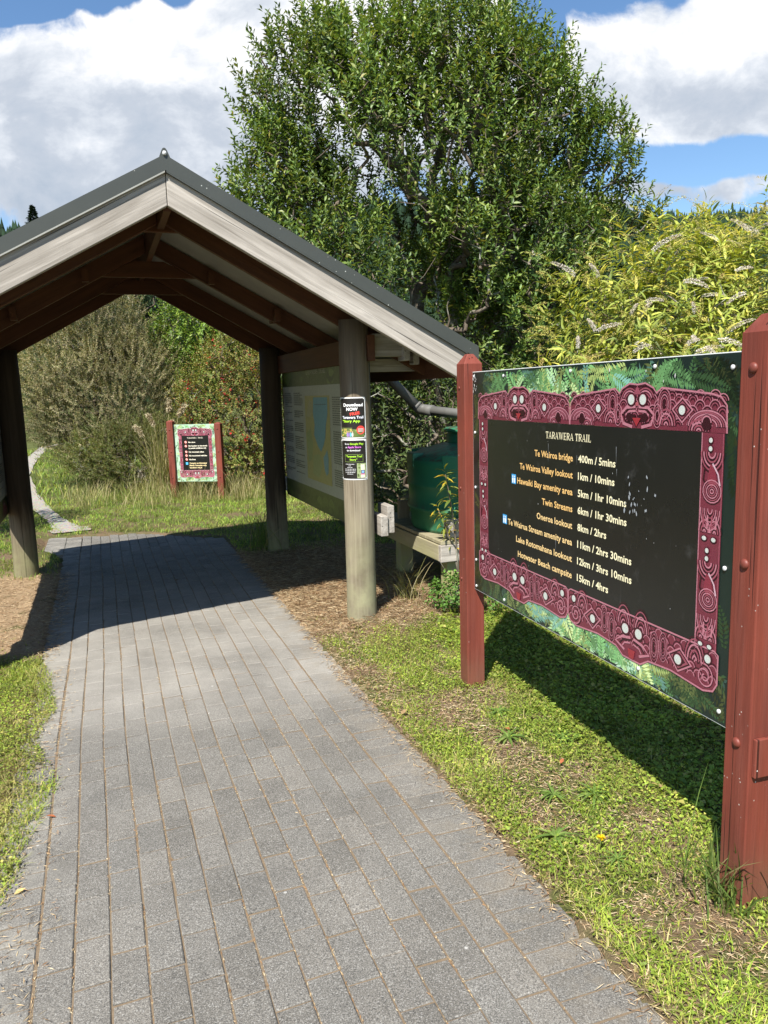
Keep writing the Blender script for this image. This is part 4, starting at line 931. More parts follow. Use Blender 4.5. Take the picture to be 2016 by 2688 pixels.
def build_far_sign():
    A = Vector((-3.30, 12.12, 0)); B = Vector((-2.53, 11.99, 0)); D = (B - A); D.normalize(); N = Vector((D.y, -D.x, 0))
    root = empty('trail_rules_sign', (A + B) / 2, 'small red-posted sign of trail rules standing in long grass beyond the shelter', 'sign')
    P = A + D * .05; Wd = (B - A).length - .10; Z0, Z1 = .28, 1.175
    for o, h in ((A - D * .05, 1.245), (B - D * .05, 1.20)):
        po = post_square('post', root, o + N * .05, D, -N, h, M_RED, .02)
        for z in (.35, .75, 1.1): 
            b = o + N * .05 + D * .05 + Vector((0, 0, z)); mb = MB(); mb.tube([b - N * .003, b + N * .004, b + N * .008], [.012, .012, .006], 10); mb.build('bolt', M_BOLT, po)
    mb = MB(); mb.box(P + Vector((0, 0, Z0)), D * Wd, -N * .012, Vector((0, 0, Z1 - Z0)), col=(.40, .58, .42)); pan = mb.build('panel', M_PRINT, root, .0015)
    def fn(x, z, off=0.): return P + D * x + N * off + Vector((0, 0, z))
    art = Art(fn); rs = np.random.RandomState(9); clip = (.004, Wd - .004, Z0 + .004, Z1 - .004); n = 0
    while n < 150:
        x = rs.uniform(0, Wd); z = rs.uniform(Z0, Z1)
        if .09 < x < Wd - .09 and Z0 + .12 < z < Z1 - .14: continue
        art.fern(x, z, rs.uniform(-3.1, 3.1), rs.uniform(.07, .14), rs.choice([.6, 2.6, 4.]), rs, clip); n += 1
    art.mb.build('fern_artwork', M_PRINT, pan)
    ca = Art(lambda x, z, off=0.: fn(x, z, off + .0012))
    build_carving(ca, .055, Wd - .055, .12, Wd - .12, 1.00, .45, .125, .115, 1, (.40, .10, .15), (.62, .30, .36)); ca.mb.build('carved_border', M_CARVE, pan)
    x0, x1 = .12, Wd - .12
    mb = MB(); mb.add([fn(x0, .45, .003), fn(x1, .45, .003), fn(x1, 1.0, .003), fn(x0, 1.0, .003)], [(0, 1, 2, 3)]); mb.build('black_field', M_BLACK, pan)
    T = lambda x, z: fn(x, z, .004); CR = (.88, .82, .66)
    mb = MB(); put_serif(mb, 'TARAWERA • TRAIL', T, (x0 + x1) / 2, .955, .020, .26, CR); mb.build('title', M_PRINT, pan)
    tx = x0 + .105; G = [(.90, 'No dogs', .115), (.843, 'No hunting on the track', .31), (.808, 'by permit conditions only', .29), (.748, 'No mountain bikes', .25), (.69, 'No motorised vehicles', .295), (.63, 'No fires', .105), (.572, 'Camping at Hotwater', .29), (.537, 'Beach Campsite only', .28), (.502, 'booking req\u2019d', .20)]
    for z, s, w in G: mb = MB(); put_text(mb, s, T, tx, z - .012, .021, CR if z > .6 else (.9, .72, .4), w, 'L', .03); mb.build('text_line', M_PRINT, pan)
    for z, c in ((.90, 0), (.838, 0), (.748, 0), (.69, 0), (.63, 0), (.566, 1)):
        mb = MB(); cx = x0 + .062
        if c: mb.add([fn(cx - .019, z - .019, .004), fn(cx + .019, z - .019, .004), fn(cx + .019, z + .019, .004), fn(cx - .019, z + .019, .004)], [(0, 1, 2, 3)], None, (.10, .45, .75))
        else:
            for r, o, cc in ((.021, .004, (.65, .08, .06)), (.015, .0045, (.85, .8, .74)), (.007, .005, (.12, .08, .07))): mb.add([fn(cx + r * math.cos(q), z + r * math.sin(q), o) for q in np.linspace(0, 2 * math.pi, 17)[:-1]], [tuple(range(16))], None, cc)
            a = .0155; mb.add([fn(cx - a * .7 - .002, z - a * .7 + .002, .0055), fn(cx - a * .7 + .002, z - a * .7 - .002, .0055), fn(cx + a * .7 + .002, z + a * .7 - .002, .0055), fn(cx + a * .7 - .002, z + a * .7 + .002, .0055)], [(0, 1, 2, 3)], None, (.65, .08, .06))
        mb.build('camping_symbol' if c else 'ban_symbol', M_PRINT, pan)
build_far_sign()

# ------------------------------------------------------------------ rain tank, its stand, the pipe and the little warning sign
def build_tank():
    TC = W(2.93, 5.60, 0)
    root = empty('rainwater_tank', TC + Vector((0, 0, .50)), 'dark green plastic water tank on a timber stand beside the shelter', 'water tank')
    mb = MB(); r = .655
    prof = [(0, .505), (r * .93, .505), (r * .945, .53)]
    for z in (.68, .87):
        prof += [(r * (.945 + (z - .53) * .08) , z - .022), (r * .985, z - .012), (r * .99, z), (r * .985, z + .012), (r * (.95 + (z - .5) * .08), z + .022)]
    prof += [(r * .985, 1.02), (r * .99, 1.05), (r * .97, 1.075), (r * .82, 1.12), (r * .52, 1.175), (r * .5, 1.18)]
    mb.lathe(TC, prof, 64); mb.build('tank_body', M_TANK, root)
    mb = MB(); mb.lathe(TC, [(r * .49, 1.17), (r * .49, 1.24), (r * .47, 1.255), (r * .47, 1.262), (r * .515, 1.263), (r * .515, 1.285), (r * .49, 1.297), (0, 1.305)], 40); mb.build('lid', M_TANK, root)
    for k in range(8):
        a = k * math.pi / 4 + .25; d = Vector((math.cos(a), math.sin(a), 0)); s_ = Vector((-d.y, d.x, 0)); mb = MB()
        q = [TC + d * r * .99 - s_ * .085 + Vector((0, 0, 1.0)), TC + d * r * .99 + s_ * .085 + Vector((0, 0, 1.0)), TC + d * r * .99 + s_ * .085 + Vector((0, 0, 1.115)), TC + d * r * .99 - s_ * .085 + Vector((0, 0, 1.115))]
        mb.prism(q, -d * r * .45, d); mb.build('lifting_lug', M_TANK, root, .012)
    # stand
    st = empty('tank_stand', W(2.94, 5.92, 0), 'weathered timber stand on square legs carrying the green tank', 'stand')
    v0, v1, u0, u1 = 2.26, 3.66, 5.03, 6.46; Zv = Vector((0, 0, 1))
    for v, u in ((v0 + .07, u0 + .05), (v0 + .12, u1 - .30), (v1 - .18, u0 + .05), (v1 - .18, u1 - .3)):
        mb = MB(); mb.box(W(v, u, -.1), V * .118, U * .118, Zv * .445); mb.build('leg', M_DECK, st, .005)
    mb = MB(); mb.box(W(v0, u0, .348), V * (v1 - v0), U * .05, Zv * .125); mb.build('front_bearer', M_FASCIA, st, .005)
    mb = MB(); mb.box(W(v0, u0 + .053, .35), U * (u1 - u0 - .053), V * .05, Zv * .12); mb.build('side_bearer', M_DECK, st, .005)
    mb = MB(); mb.box(W(v1 - .05, u0 + .053, .35), U * (u1 - u0 - .053), V * .05, Zv * .12); mb.build('side_bearer', M_DECK, st, .005)
    for i in range(10):
        mb = MB(); mb.box(W(v0 + .01, u0 + .02 + i * .145, .475 + random.uniform(0, .002)), V * (v1 - v0 - .02), U * .138, Zv * .026); mb.build('deck_board', M_DECK, st, .003)
    mb = MB(); mb.box(W(v0 + .10, u0 + .10, .503), V * 1.2, U * .07, Zv * .135); mb.build('front_chock', M_FASCIA, st, .006)
    mb = MB(); mb.box(W(v0 + .11, u1 - .31, .30), V * .1, U * .04, Zv * .36); mb.build('side_upright', M_DECK, st, .004)
    # pipe
    pr = empty('downpipe', W(2.27, 6.32, 1.2), 'grey plastic pipe bending from the roof gutter to the tank lid', 'pipe')
    a = S(1.86, 1.22, 1.84); b = S(1.86, 1.22, 1.735); lid = TC + Vector((-.08, -.1, 1.385)); c = Vector((.33, 6.62, 1.44)); b2 = b + (c - b) * .10 - Vector((0, 0, .0))
    mb = MB(); mb.tube([a, b], .041, 16); mb.build('drop_section', M_PVC, pr)
    c2 = c + (lid - c) * .14; c1 = c + (b2 - c) * .08
    mb = MB(); mb.tube([b + Vector((0, 0, .02)), b, b2, c1], .040, 16); mb.build('slanted_section', M_PVC, pr)
    mb = MB(); mb.tube([c1 + (b2 - c) * .06, c1, c, c2, c2 + (lid - c) * .10], [.047, .046, .045, .046, .047], 16); mb.build('elbow', M_PVC, pr)
    mb = MB(); mb.tube([c2, lid, lid + (lid - c) * .0 + Vector((.07, .03, -.03)), lid + Vector((.1, .05, -.10))], .040, 16); mb.build('lower_section', M_PVC, pr)
    sg = empty('warning_sign', W(v0 + .28, u0 - .004, .36), 'small white plate with a red ring on the tank stand', 'sign')
    o = W(v0 + .245, u0 - .004, .318); mb = MB(); mb.box(o, V * .15, -U * .003, Zv * .165, col=(.72, .72, .70)); mb.build('plate', M_PRINT, sg, .001)
    mb = MB()
    for r_, off, cc in ((.062, .0042, (.62, .03, .03)), (.050, .0050, (.75, .75, .73))): mb.add([o + V * (.075 + r_ * math.cos(q)) - U * off + Zv * (.088 + r_ * math.sin(q)) for q in np.linspace(0, 2 * math.pi, 25)[:-1]], [tuple(range(24))], None, cc)
    d = lambda a, b: o + V * (.075 + a) - U * .0058 + Zv * (.088 + b)
    mb.add([d(-.042, .034), d(-.034, .042), d(.042, -.034), d(.034, -.042)], [(3, 2, 1, 0)], None, (.62, .03, .03)); mb.build('ban_ring', M_PRINT, sg)
build_tank()
# ------------------------------------------------------------------ vegetation builders
def pick(rs, n, pal):
    w = np.array([p[0] for p in pal], float); k = rs.choice(len(pal), n, p=w / w.sum()); return np.array([p[1] for p in pal])[k]
def leaves(P, D, L, Wd, rs, droop=.15, fold=.35, seg=1, nrm=None):
    """one folded leaf per row -> verts, faces(3), verts per leaf"""
    n = len(P); D = unit(D)
    if nrm is None:
        nrm = rs.normal(size=(n, 3)) * .55 + np.array([0, 0, 1.]); 
    nrm = nrm - D * (nrm * D).sum(1, keepdims=True); nrm = unit(nrm); S_ = np.cross(D, nrm)
    L = np.broadcast_to(L, n)[:, None]; Wd = np.broadcast_to(Wd, n)[:, None]
    if seg == 1:
        m = P + D * L * .48; up_ = nrm * Wd * fold * .5
        v = np.stack([P, m + S_ * Wd / 2 + up_, P + D * L - nrm * L * droop, m - S_ * Wd / 2 + up_], 1)
        F = np.array([[0, 1, 2], [0, 2, 3]]); k = 4
    else:
        t1, t2 = .32, .68
        a = P + D * L * t1 - nrm * L * droop * t1 ** 2; b = P + D * L * t2 - nrm * L * droop * t2 ** 2; up_ = nrm * Wd * fold * .5
        tip = P + D * L * .96 - nrm * L * droop
        v = np.stack([P, a + S_ * Wd / 2 + up_, a, a - S_ * Wd / 2 + up_, b + S_ * Wd * .38 + up_ * .8, b, b - S_ * Wd * .38 + up_ * .8, tip], 1)
        F = np.array([[0, 1, 2], [0, 2, 3], [1, 4, 2], [2, 4, 5], [2, 5, 3], [3, 5, 6], [4, 7, 5], [5, 7, 6]]); k = 8
    f = (np.arange(n)[:, None, None] * k + F[None]).reshape(-1, 3)
    return v.reshape(-1, 3), f, k
def lobe_points(lobes, n, rs, shell=.75):
    w = np.array([l[3] * l[4] * l[5] for l in lobes]) ** .75; k = rs.choice(len(lobes), n, p=w / w.sum()); lb = np.array(lobes)[k]
    d = unit(rs.normal(size=(n, 3))); r = np.where(rs.rand(n) < shell, rs.uniform(.72, 1.06, n), rs.uniform(.2, .8, n) )
    p = lb[:, :3] + d * r[:, None] * lb[:, 3:6]
    # drop points deep inside another lobe
    inside = np.zeros(n)
    for l in lobes:
        q = np.linalg.norm((p - np.array(l[:3])) / np.array(l[3:6]), axis=1); inside = np.maximum(inside, np.where(q < .62, 1, 0))
    keep = (inside < .5) | (rs.rand(n) < .28)
    return p[keep], d[keep]
def skeleton(tips, stems, alpha=.35):
    """stems: list of polylines; greedy attachment of the tips -> nodes, parent, radius"""
    N = []; par = []; pl = []
    for s in stems:
        for i, q in enumerate(s):
            N.append(q); par.append(len(N) - 2 if i else -1); pl.append(0 if not i else pl[-1] + np.linalg.norm(np.array(q) - np.array(s[i - 1])))
    base = np.array(stems[0][0]); order = np.argsort(np.linalg.norm(tips - base, axis=1))
    M = len(N) + len(tips); A = np.zeros((M, 3)); A[:len(N)] = N; PL = np.zeros(M); PL[:len(N)] = pl; par = par + [0] * len(tips); c = len(N); idx = np.zeros(len(tips), int); root = np.array([p < 0 for p in par[:c]] + [False] * len(tips))
    for t in order:
        q = tips[t]; d = np.linalg.norm(A[:c] - q, axis=1); low = np.maximum(0, A[:c, 2] - q[2]) * .8; cost = d + alpha * PL[:c] * .5 + low + root[:c] * 5
        j = int(np.argmin(cost)); A[c] = q; PL[c] = PL[j] + d[j]; par[c] = j; idx[t] = c; c += 1
    cnt = np.zeros(M); cnt[idx] = 1
    for i in range(M - 1, -1, -1):
        if par[i] >= 0: cnt[par[i]] += cnt[i]
    return A, np.array(par), cnt, idx
def limb_mesh(name, A, par, rad, root, mat, sides=5, jit=.03, rs=RS, minr=.0):
    e = [i for i in range(len(A)) if par[i] >= 0 and rad[i] >= minr]; a = A[par[e]]; b = A[e]; ra = rad[par[e]]; rb = rad[e]; ra = np.minimum(ra, rb * 1.9)
    n = len(e); mid = (a + b) / 2 + rs.normal(size=(n, 3)) * jit * np.linalg.norm(b - a, axis=1, keepdims=True)
    d = unit(b - a); ref = np.where(np.abs(d[:, 2:3]) < .9, np.array([[0, 0, 1.]]), np.array([[1., 0, 0]])); x = unit(np.cross(d, ref)); y = np.cross(d, x)
    ang = np.linspace(0, 2 * np.pi, sides, endpoint=False); ring = x[:, None] * np.cos(ang)[None, :, None] + y[:, None] * np.sin(ang)[None, :, None]
    v = np.concatenate([a[:, None] + ring * ra[:, None, None], mid[:, None] + ring * ((ra + rb) / 2)[:, None, None], b[:, None] + ring * rb[:, None, None]], 1).reshape(-1, 3)
    F = []
    for l in (0, 1):
        for k in range(sides): F.append([l * sides + k, l * sides + (k + 1) % sides, (l + 1) * sides + (k + 1) % sides, (l + 1) * sides + k])
    f = (np.arange(n)[:, None, None] * sides * 3 + np.array(F)[None]).reshape(-1, 4)
    return np_mesh(name, v, f, np.ones((len(v), 3)), mat, root, True)
def twig_leaves(T, D, per, ln, L, Wd, rs, spread=.9, seg=1, droop=.15, upb=.0, whorl=False):
    """alternate leaves along twigs starting at T in direction D"""
    n = len(T); t = (np.arange(per) + rs.rand(n, per)) / per; ln = np.broadcast_to(ln, n)
    D = unit(D); ref = unit(rs.normal(size=(n, 3))); x = unit(np.cross(D, ref)); y = np.cross(D, x)
    a = np.arange(per)[None] * 2.4 + rs.uniform(0, 6.28, (n, 1)); rad = x[:, None] * np.cos(a)[..., None] + y[:, None] * np.sin(a)[..., None]
    bend = np.array([0, 0, 1.])[None, None] * (t ** 2)[..., None] * upb
    P = T[:, None] + D[:, None] * (t * ln[:, None])[..., None] + bend * ln[:, None, None]
    ld = D[:, None] * (1 - spread * (.35 + .5 * (1 - t)))[..., None] + rad * (spread * (.5 + .6 * (1 - t)))[..., None] + rs.normal(size=(n, per, 3)) * .18
    P = P.reshape(-1, 3); ld = ld.reshape(-1, 3); nn = (D[:, None] * .9 - rad * .45 + np.array([0, 0, .5])).reshape(-1, 3) + rs.normal(size=(n * per, 3)) * .25
    sc_ = (rs.uniform(.65, 1.15, n * per) * (1 - .25 * t.reshape(-1)))
    return leaves(P, ld, L * sc_, Wd * sc_, rs, droop, .4, seg, nn), t.reshape(-1), np.repeat(np.arange(n), per)
def plant_root(name, x, y, label, cat, group=None): return empty(name, Vector((x, y, float(gz(x, y)))), label, cat, group)

def leafy(name, base, label, cat, lobes, n, per, ln, L, Wd, pal, rs, mat=None, up=.6, spread=.9, group=None, stems=None, r0=.05, shell=.75, gap=.0, droop=.15, seg=1, minr=.0, bark=None, alpha=.35, pw=.45, extra=None, branch=True, tint=.25):
    root = plant_root(name, base[0], base[1], label, cat, group); b = np.array([base[0], base[1], float(gz(*base))])
    P, D = lobe_points(lobes, n, rs, shell)
    if gap > 0:
        g = fbm(P[:, 0] * 1.3 + P[:, 2] * .7, P[:, 1] * 1.1 - P[:, 2] * .9, 1.6, 11); keep = g > np.quantile(g, gap); P, D = P[keep], D[keep]
    k = P[:, 2] > b[2] + .05; P, D = P[k], D[k]
    if stems is None:
        stems = [[b + np.array([rs.uniform(-.08, .08), rs.uniform(-.08, .08), 0]), b + np.array([rs.uniform(-.15, .15), rs.uniform(-.15, .15), .35])] for _ in range(3)]
    if branch:
        A, par, cnt, idx = skeleton(P, [[np.array(q) for q in s] for s in stems], alpha); rad = r0 * (cnt / max(cnt.max(), 1)) ** pw; rad = np.maximum(rad, .0016)
        dd = unit(A[idx] - A[par[idx]])
        limb_mesh('trunk', A, par, rad, root, bark or M_BARK, 5, .05, rs, minr)
    else: dd = D
    TD = unit(dd * .6 + D * .5 + np.array([0, 0, up]) + rs.normal(size=P.shape) * .22)
    (v, f, kk), t, ti = twig_leaves(P, TD, per, ln * rs.uniform(.6, 1.3, len(P)), L, Wd, rs, spread, seg, droop, .25)
    c = pick(rs, len(t), pal); cl = fbm(P[:, 0] * 2.1 + P[:, 1], P[:, 2] * 2.3, 1.2, 6)[ti]
    c = c * (1 - tint + 2 * tint * cl)[:, None] * rs.uniform(.8, 1.2, (len(t), 1)); c = c * (1 + .25 * (t > .75))[:, None]
    np_mesh('foliage', v, f, np.repeat(c, kk, 0), mat or M_LEAF, root)
    if extra: extra(root, P, TD, rs)
    return root

# ------------------------------------------------------------------ the big tree behind the shelter
def build_big_tree():
    rs = np.random.RandomState(21); bx, by = .95, 9.9
    lobes = [(.55, 9.7, 4.25, 1.75, 1.6, 1.45), (-.55, 9.5, 4.75, .92, 1.0, .95), (.0, 9.6, 5.2, .92, 1.0, .66), (.75, 9.7, 5.32, .95, 1.0, .66), (1.45, 9.8, 5.0, .82, .9, .78), (2.0, 9.8, 4.5, .70, .8, .75),
             (2.75, 9.9, 4.25, .40, .45, .62), (3.05, 9.7, 3.55, .30, .3, .22), (-1.05, 9.4, 3.95, .58, .8, .75), (-1.45, 9.4, 3.75, .36, .5, .30), (-.6, 9.2, 3.2, .9, .9, .8), (.3, 8.9, 2.75, 1.1, .9, .75), (1.35, 9.0, 3.1, .9, .9, .85), (2.1, 9.6, 3.1, .62, .8, .7), (1.1, 8.6, 2.1, .75, .6, .6), (1.75, 9.2, 2.1, .6, .7, .75), (.5, 8.9, 1.75, .5, .5, .45)]
    b = np.array([bx, by, .0]); stems = []
    for dx, dy, h in ((-1.0, -.2, 2.2), (-.45, .1, 2.8), (.0, .0, 3.1), (.35, -.3, 2.8), (.75, .1, 2.6), (-.2, -.6, 1.8), (.5, -.7, 1.6), (1.0, -.1, 2.1)):
        o = b + np.array([dx * .22 + rs.uniform(-.08, .08), dy * .22, 0]); stems.append([o + np.array([dx, dy, h]) * q + rs.normal(size=3) * .05 * q for q in (0, .25, .5, .75, 1.)])
    pal = [(5, (.100, .165, .034)), (3, (.15, .215, .046)), (2.4, (.060, .108, .025)), (1.5, (.22, .26, .065)), (.2, (.26, .24, .06))]
    leafy('big_broadleaf_tree', (bx, by), 'large round-crowned broadleaf tree with upright glossy shoots rising behind the shelter and tank', 'tree', lobes, 9600, 17, .25, .092, .037, pal, rs, M_GLOSSLEAF, .75, .85, stems=stems, r0=.10, shell=.78, gap=.30, minr=0., pw=.5, droop=.12, tint=.48)
build_big_tree()

# ------------------------------------------------------------------ buddleia behind the big sign
def spike_mesh(rs, ln, r, c0, c1, bumps, name):
    """curved flower spike along +X from the origin, made of tiny florets"""
    n = bumps; t = rs.rand(n); a = rs.uniform(0, 6.28, n); rr = r * np.clip(np.sin(np.pi * np.clip(t * .9 + .1, 0, 1)) ** .6, .15, 1) * rs.uniform(.5, 1.05, n)
    P = np.stack([t * ln, np.cos(a) * rr, np.sin(a) * rr - .32 * ln * t ** 2], 1); D = np.stack([np.full(n, .5), np.cos(a), np.sin(a)], 1) + rs.normal(size=(n, 3)) * .3
    v, f, k = leaves(P, D, r * rs.uniform(.55, 1.0, n), r * .5, rs, .1)
    c = np.array(c0) * (1 - t[:, None]) + np.array(c1) * t[:, None]; c = c * rs.uniform(.75, 1.15, (n, 1))
    return v, f, np.repeat(c, k, 0)
def build_buddleia():
    rs = np.random.RandomState(33); bx, by = 2.75, 6.75
    root = plant_root('flowering_shrub', bx, by, 'yellow-green shrub with drooping white flower spikes growing behind the big red-posted sign', 'shrub')
    lobes = [(2.35, 6.5, 2.0, .88, .7, .75), (3.3, 6.6, 2.1, 1.0, .8, .85), (1.92, 6.2, 1.45, .50, .5, .42), (2.3, 6.0, 1.3, .7, .5, .6), (3.2, 5.9, 1.4, .9, .6, .8), (4.2, 6.5, 1.7, .8, .8, .9), (2.8, 6.3, .8, .9, .6, .6), (1.9, 6.4, .9, .5, .5, .5)]
    P, D = lobe_points(lobes, 1800, rs, .8); ok = P[:, 2] > .25; P, D = P[ok], D[ok]
    tall = [(2.35, 6.5, 2.72), (3.0, 6.3, 2.70), (3.25, 6.5, 2.65), (2.05, 6.4, 2.45), (2.6, 6.4, 2.85), (3.4, 6.4, 2.95), (3.1, 6.2, 2.85), (2.75, 6.2, 2.65), (3.6, 6.3, 2.95), (1.8, 6.2, 2.15)]
    P = np.concatenate([P, np.array([(x, y, z - .25) for x, y, z in tall])]); D = np.concatenate([D, np.tile([0, 0, 1.], (len(tall), 1))])
    b = np.array([bx, by, 0.]); stems = [[b + np.array([dx * .2, dy * .2, 0]), b + np.array([dx * .5, dy * .5, .5]), b + np.array([dx, dy, 1.0])] for dx, dy in ((-.5, -.2), (-.2, .1), (.1, -.3), (.5, 0), (.8, -.2))]
    A, par, cnt, idx = skeleton(P, stems); rad = np.maximum(.035 * (cnt / cnt.max()) ** .45, .003); limb_mesh('stems', A, par, rad, root, M_BARK, 5, .05, rs)
    TD = unit(D * .8 + np.array([0, 0, .75]) + rs.normal(size=P.shape) * .25)
    (v, f, k), t, ti = twig_leaves(P - TD * .14, TD, 18, .40 * rs.uniform(.7, 1.2, len(P)), .150, .028, rs, 1.0, 2, .32, .1)
    pal = [(4, (.25, .305, .05)), (3, (.37, .41, .075)), (1.6, (.13, .18, .034)), (1.4, (.50, .46, .09))]
    c = pick(rs, len(t), pal) * rs.uniform(.8, 1.2, (len(t), 1)); c = c * (.78 + .5 * fbm(P[:, 0] * 2 + P[:, 1], P[:, 2] * 2, 1.3, 4)[ti])[:, None]
    np_mesh('foliage', v, f, np.repeat(c, k, 0), M_LEAF, root)
    # spent yellow spikes: too many to count
    tipP = P + TD * .24; sel = rs.rand(len(P)) < .75; VV, FF, CC = [], [], []; o = 0
    protos = [spike_mesh(rs, rs.uniform(.18, .28), .0115, (.56, .53, .12), (.60, .52, .17), 130, '') for _ in range(6)] + [spike_mesh(rs, .21, .0115, (.52, .42, .16), (.48, .36, .14), 130, '') for _ in range(2)]
    def orient(d):
        x = np.array([d[0], d[1], d[2]]); x = x / np.linalg.norm(x); y = np.cross([0, 0, 1.], x); y /= np.linalg.norm(y) + 1e-9; return np.stack([x, y, np.cross(x, y)])
    for i in np.nonzero(sel)[0]:
        for _ in range(rs.randint(1, 3)):
            v, f, c = protos[rs.randint(8)]; a = rs.uniform(-3.14, 3.14); d = np.array([math.cos(a), math.sin(a), rs.uniform(.1, .8)]) * .8 + TD[i] * .45
            VV.append(v @ orient(d) * rs.uniform(.7, 1.15) + tipP[i] - TD[i] * rs.uniform(-.06, .08)); FF.append(f + o); CC.append(c * rs.uniform(.8, 1.2)); o += len(v)
    o_ = np_mesh('seed_heads', np.concatenate(VV), np.concatenate(FF), np.concatenate(CC), M_FLOWER, root); o_['kind'] = 'stuff'; o_['label'] = 'spent yellow-brown flower spikes'
    # white flower spikes, each a part
    base = [np_mesh('flower_spike', *(lambda q: (q[0] + np.array(base_of(root)), q[1], q[2]))(spike_mesh(rs, .18, .0115, (.90, .83, .78), (.66, .58, .48), 300, '')), M_FLOWER, root) for _ in range(2)]
    cand = [i for i in range(len(P)) if tipP[i, 1] < 6.6 and 1.2 < tipP[i, 0] < 3.6 and 1.35 < tipP[i, 2] < 2.75 and (D[i, 1] < -.35 or (D[i, 2] > .6 and D[i, 1] < .2))]; rs.shuffle(cand); vr = Vector(base_of(root))
    for n, i in enumerate(cand[:60]):
        o = base[n] if n < 2 else base[n % 2].copy()
        if n >= 2: COL.objects.link(o); o.parent = root
        a = rs.uniform(-3.6, .5); d = Vector((math.cos(a), math.sin(a), rs.uniform(-.2, 1.1)))
        o.location = Vector(tipP[i]) + Vector(TD[i]) * .06 + Vector((D[i, 0] * .06, -.07, .03)) - vr; o.rotation_euler = d.to_track_quat('X', 'Z').to_euler(); s = rs.uniform(.75, 1.2); o.scale = (s, s, s)
build_buddleia()

def build_tank_sprig():
    rs = np.random.RandomState(4); b = W(2.42, 5.02, 0); root = plant_root('young_shrub', b.x, b.y, 'thin sprig of narrow yellow-green leaves in front of the green tank', 'shrub')
    mb = MB(); g = float(gz(b.x, b.y)); P, D = [], []
    for (dv, du, h, hv) in ((-.02, 0, .98, -.10), (.06, .03, .86, .0), (.0, .05, .72, -.16)):
        pts = [Vector((b.x, b.y, g)) + V * (dv + hv * q * q) + U * du * q + Vector((0, 0, h * q)) for q in (0, .3, .6, .85, 1)]
        mb.tube(pts, [.008, .007, .006, .004, .002], 6)
        for q in (.55, .66, .76, .86, .95, 1.0): k = q * 4; i = min(int(q * 4), 3); p = pts[i].lerp(pts[i + 1], min(k - i, 1)); P.append(p); D.append((pts[-1] - pts[-2]).normalized())
    mb.build('stem', M_BARK, root); P = np.array(P); D = np.array(D)
    (v, f, k), t, ti = twig_leaves(P - D * .05, D, 7, .09, .115, .022, rs, 1.25, 2, .35, 0)
    c = pick(rs, len(t), [(3, (.23, .25, .04)), (2, (.12, .17, .03)), (1, (.5, .36, .03))]); np_mesh('foliage', v, f, np.repeat(c, k, 0), M_LEAF, root)
build_tank_sprig()

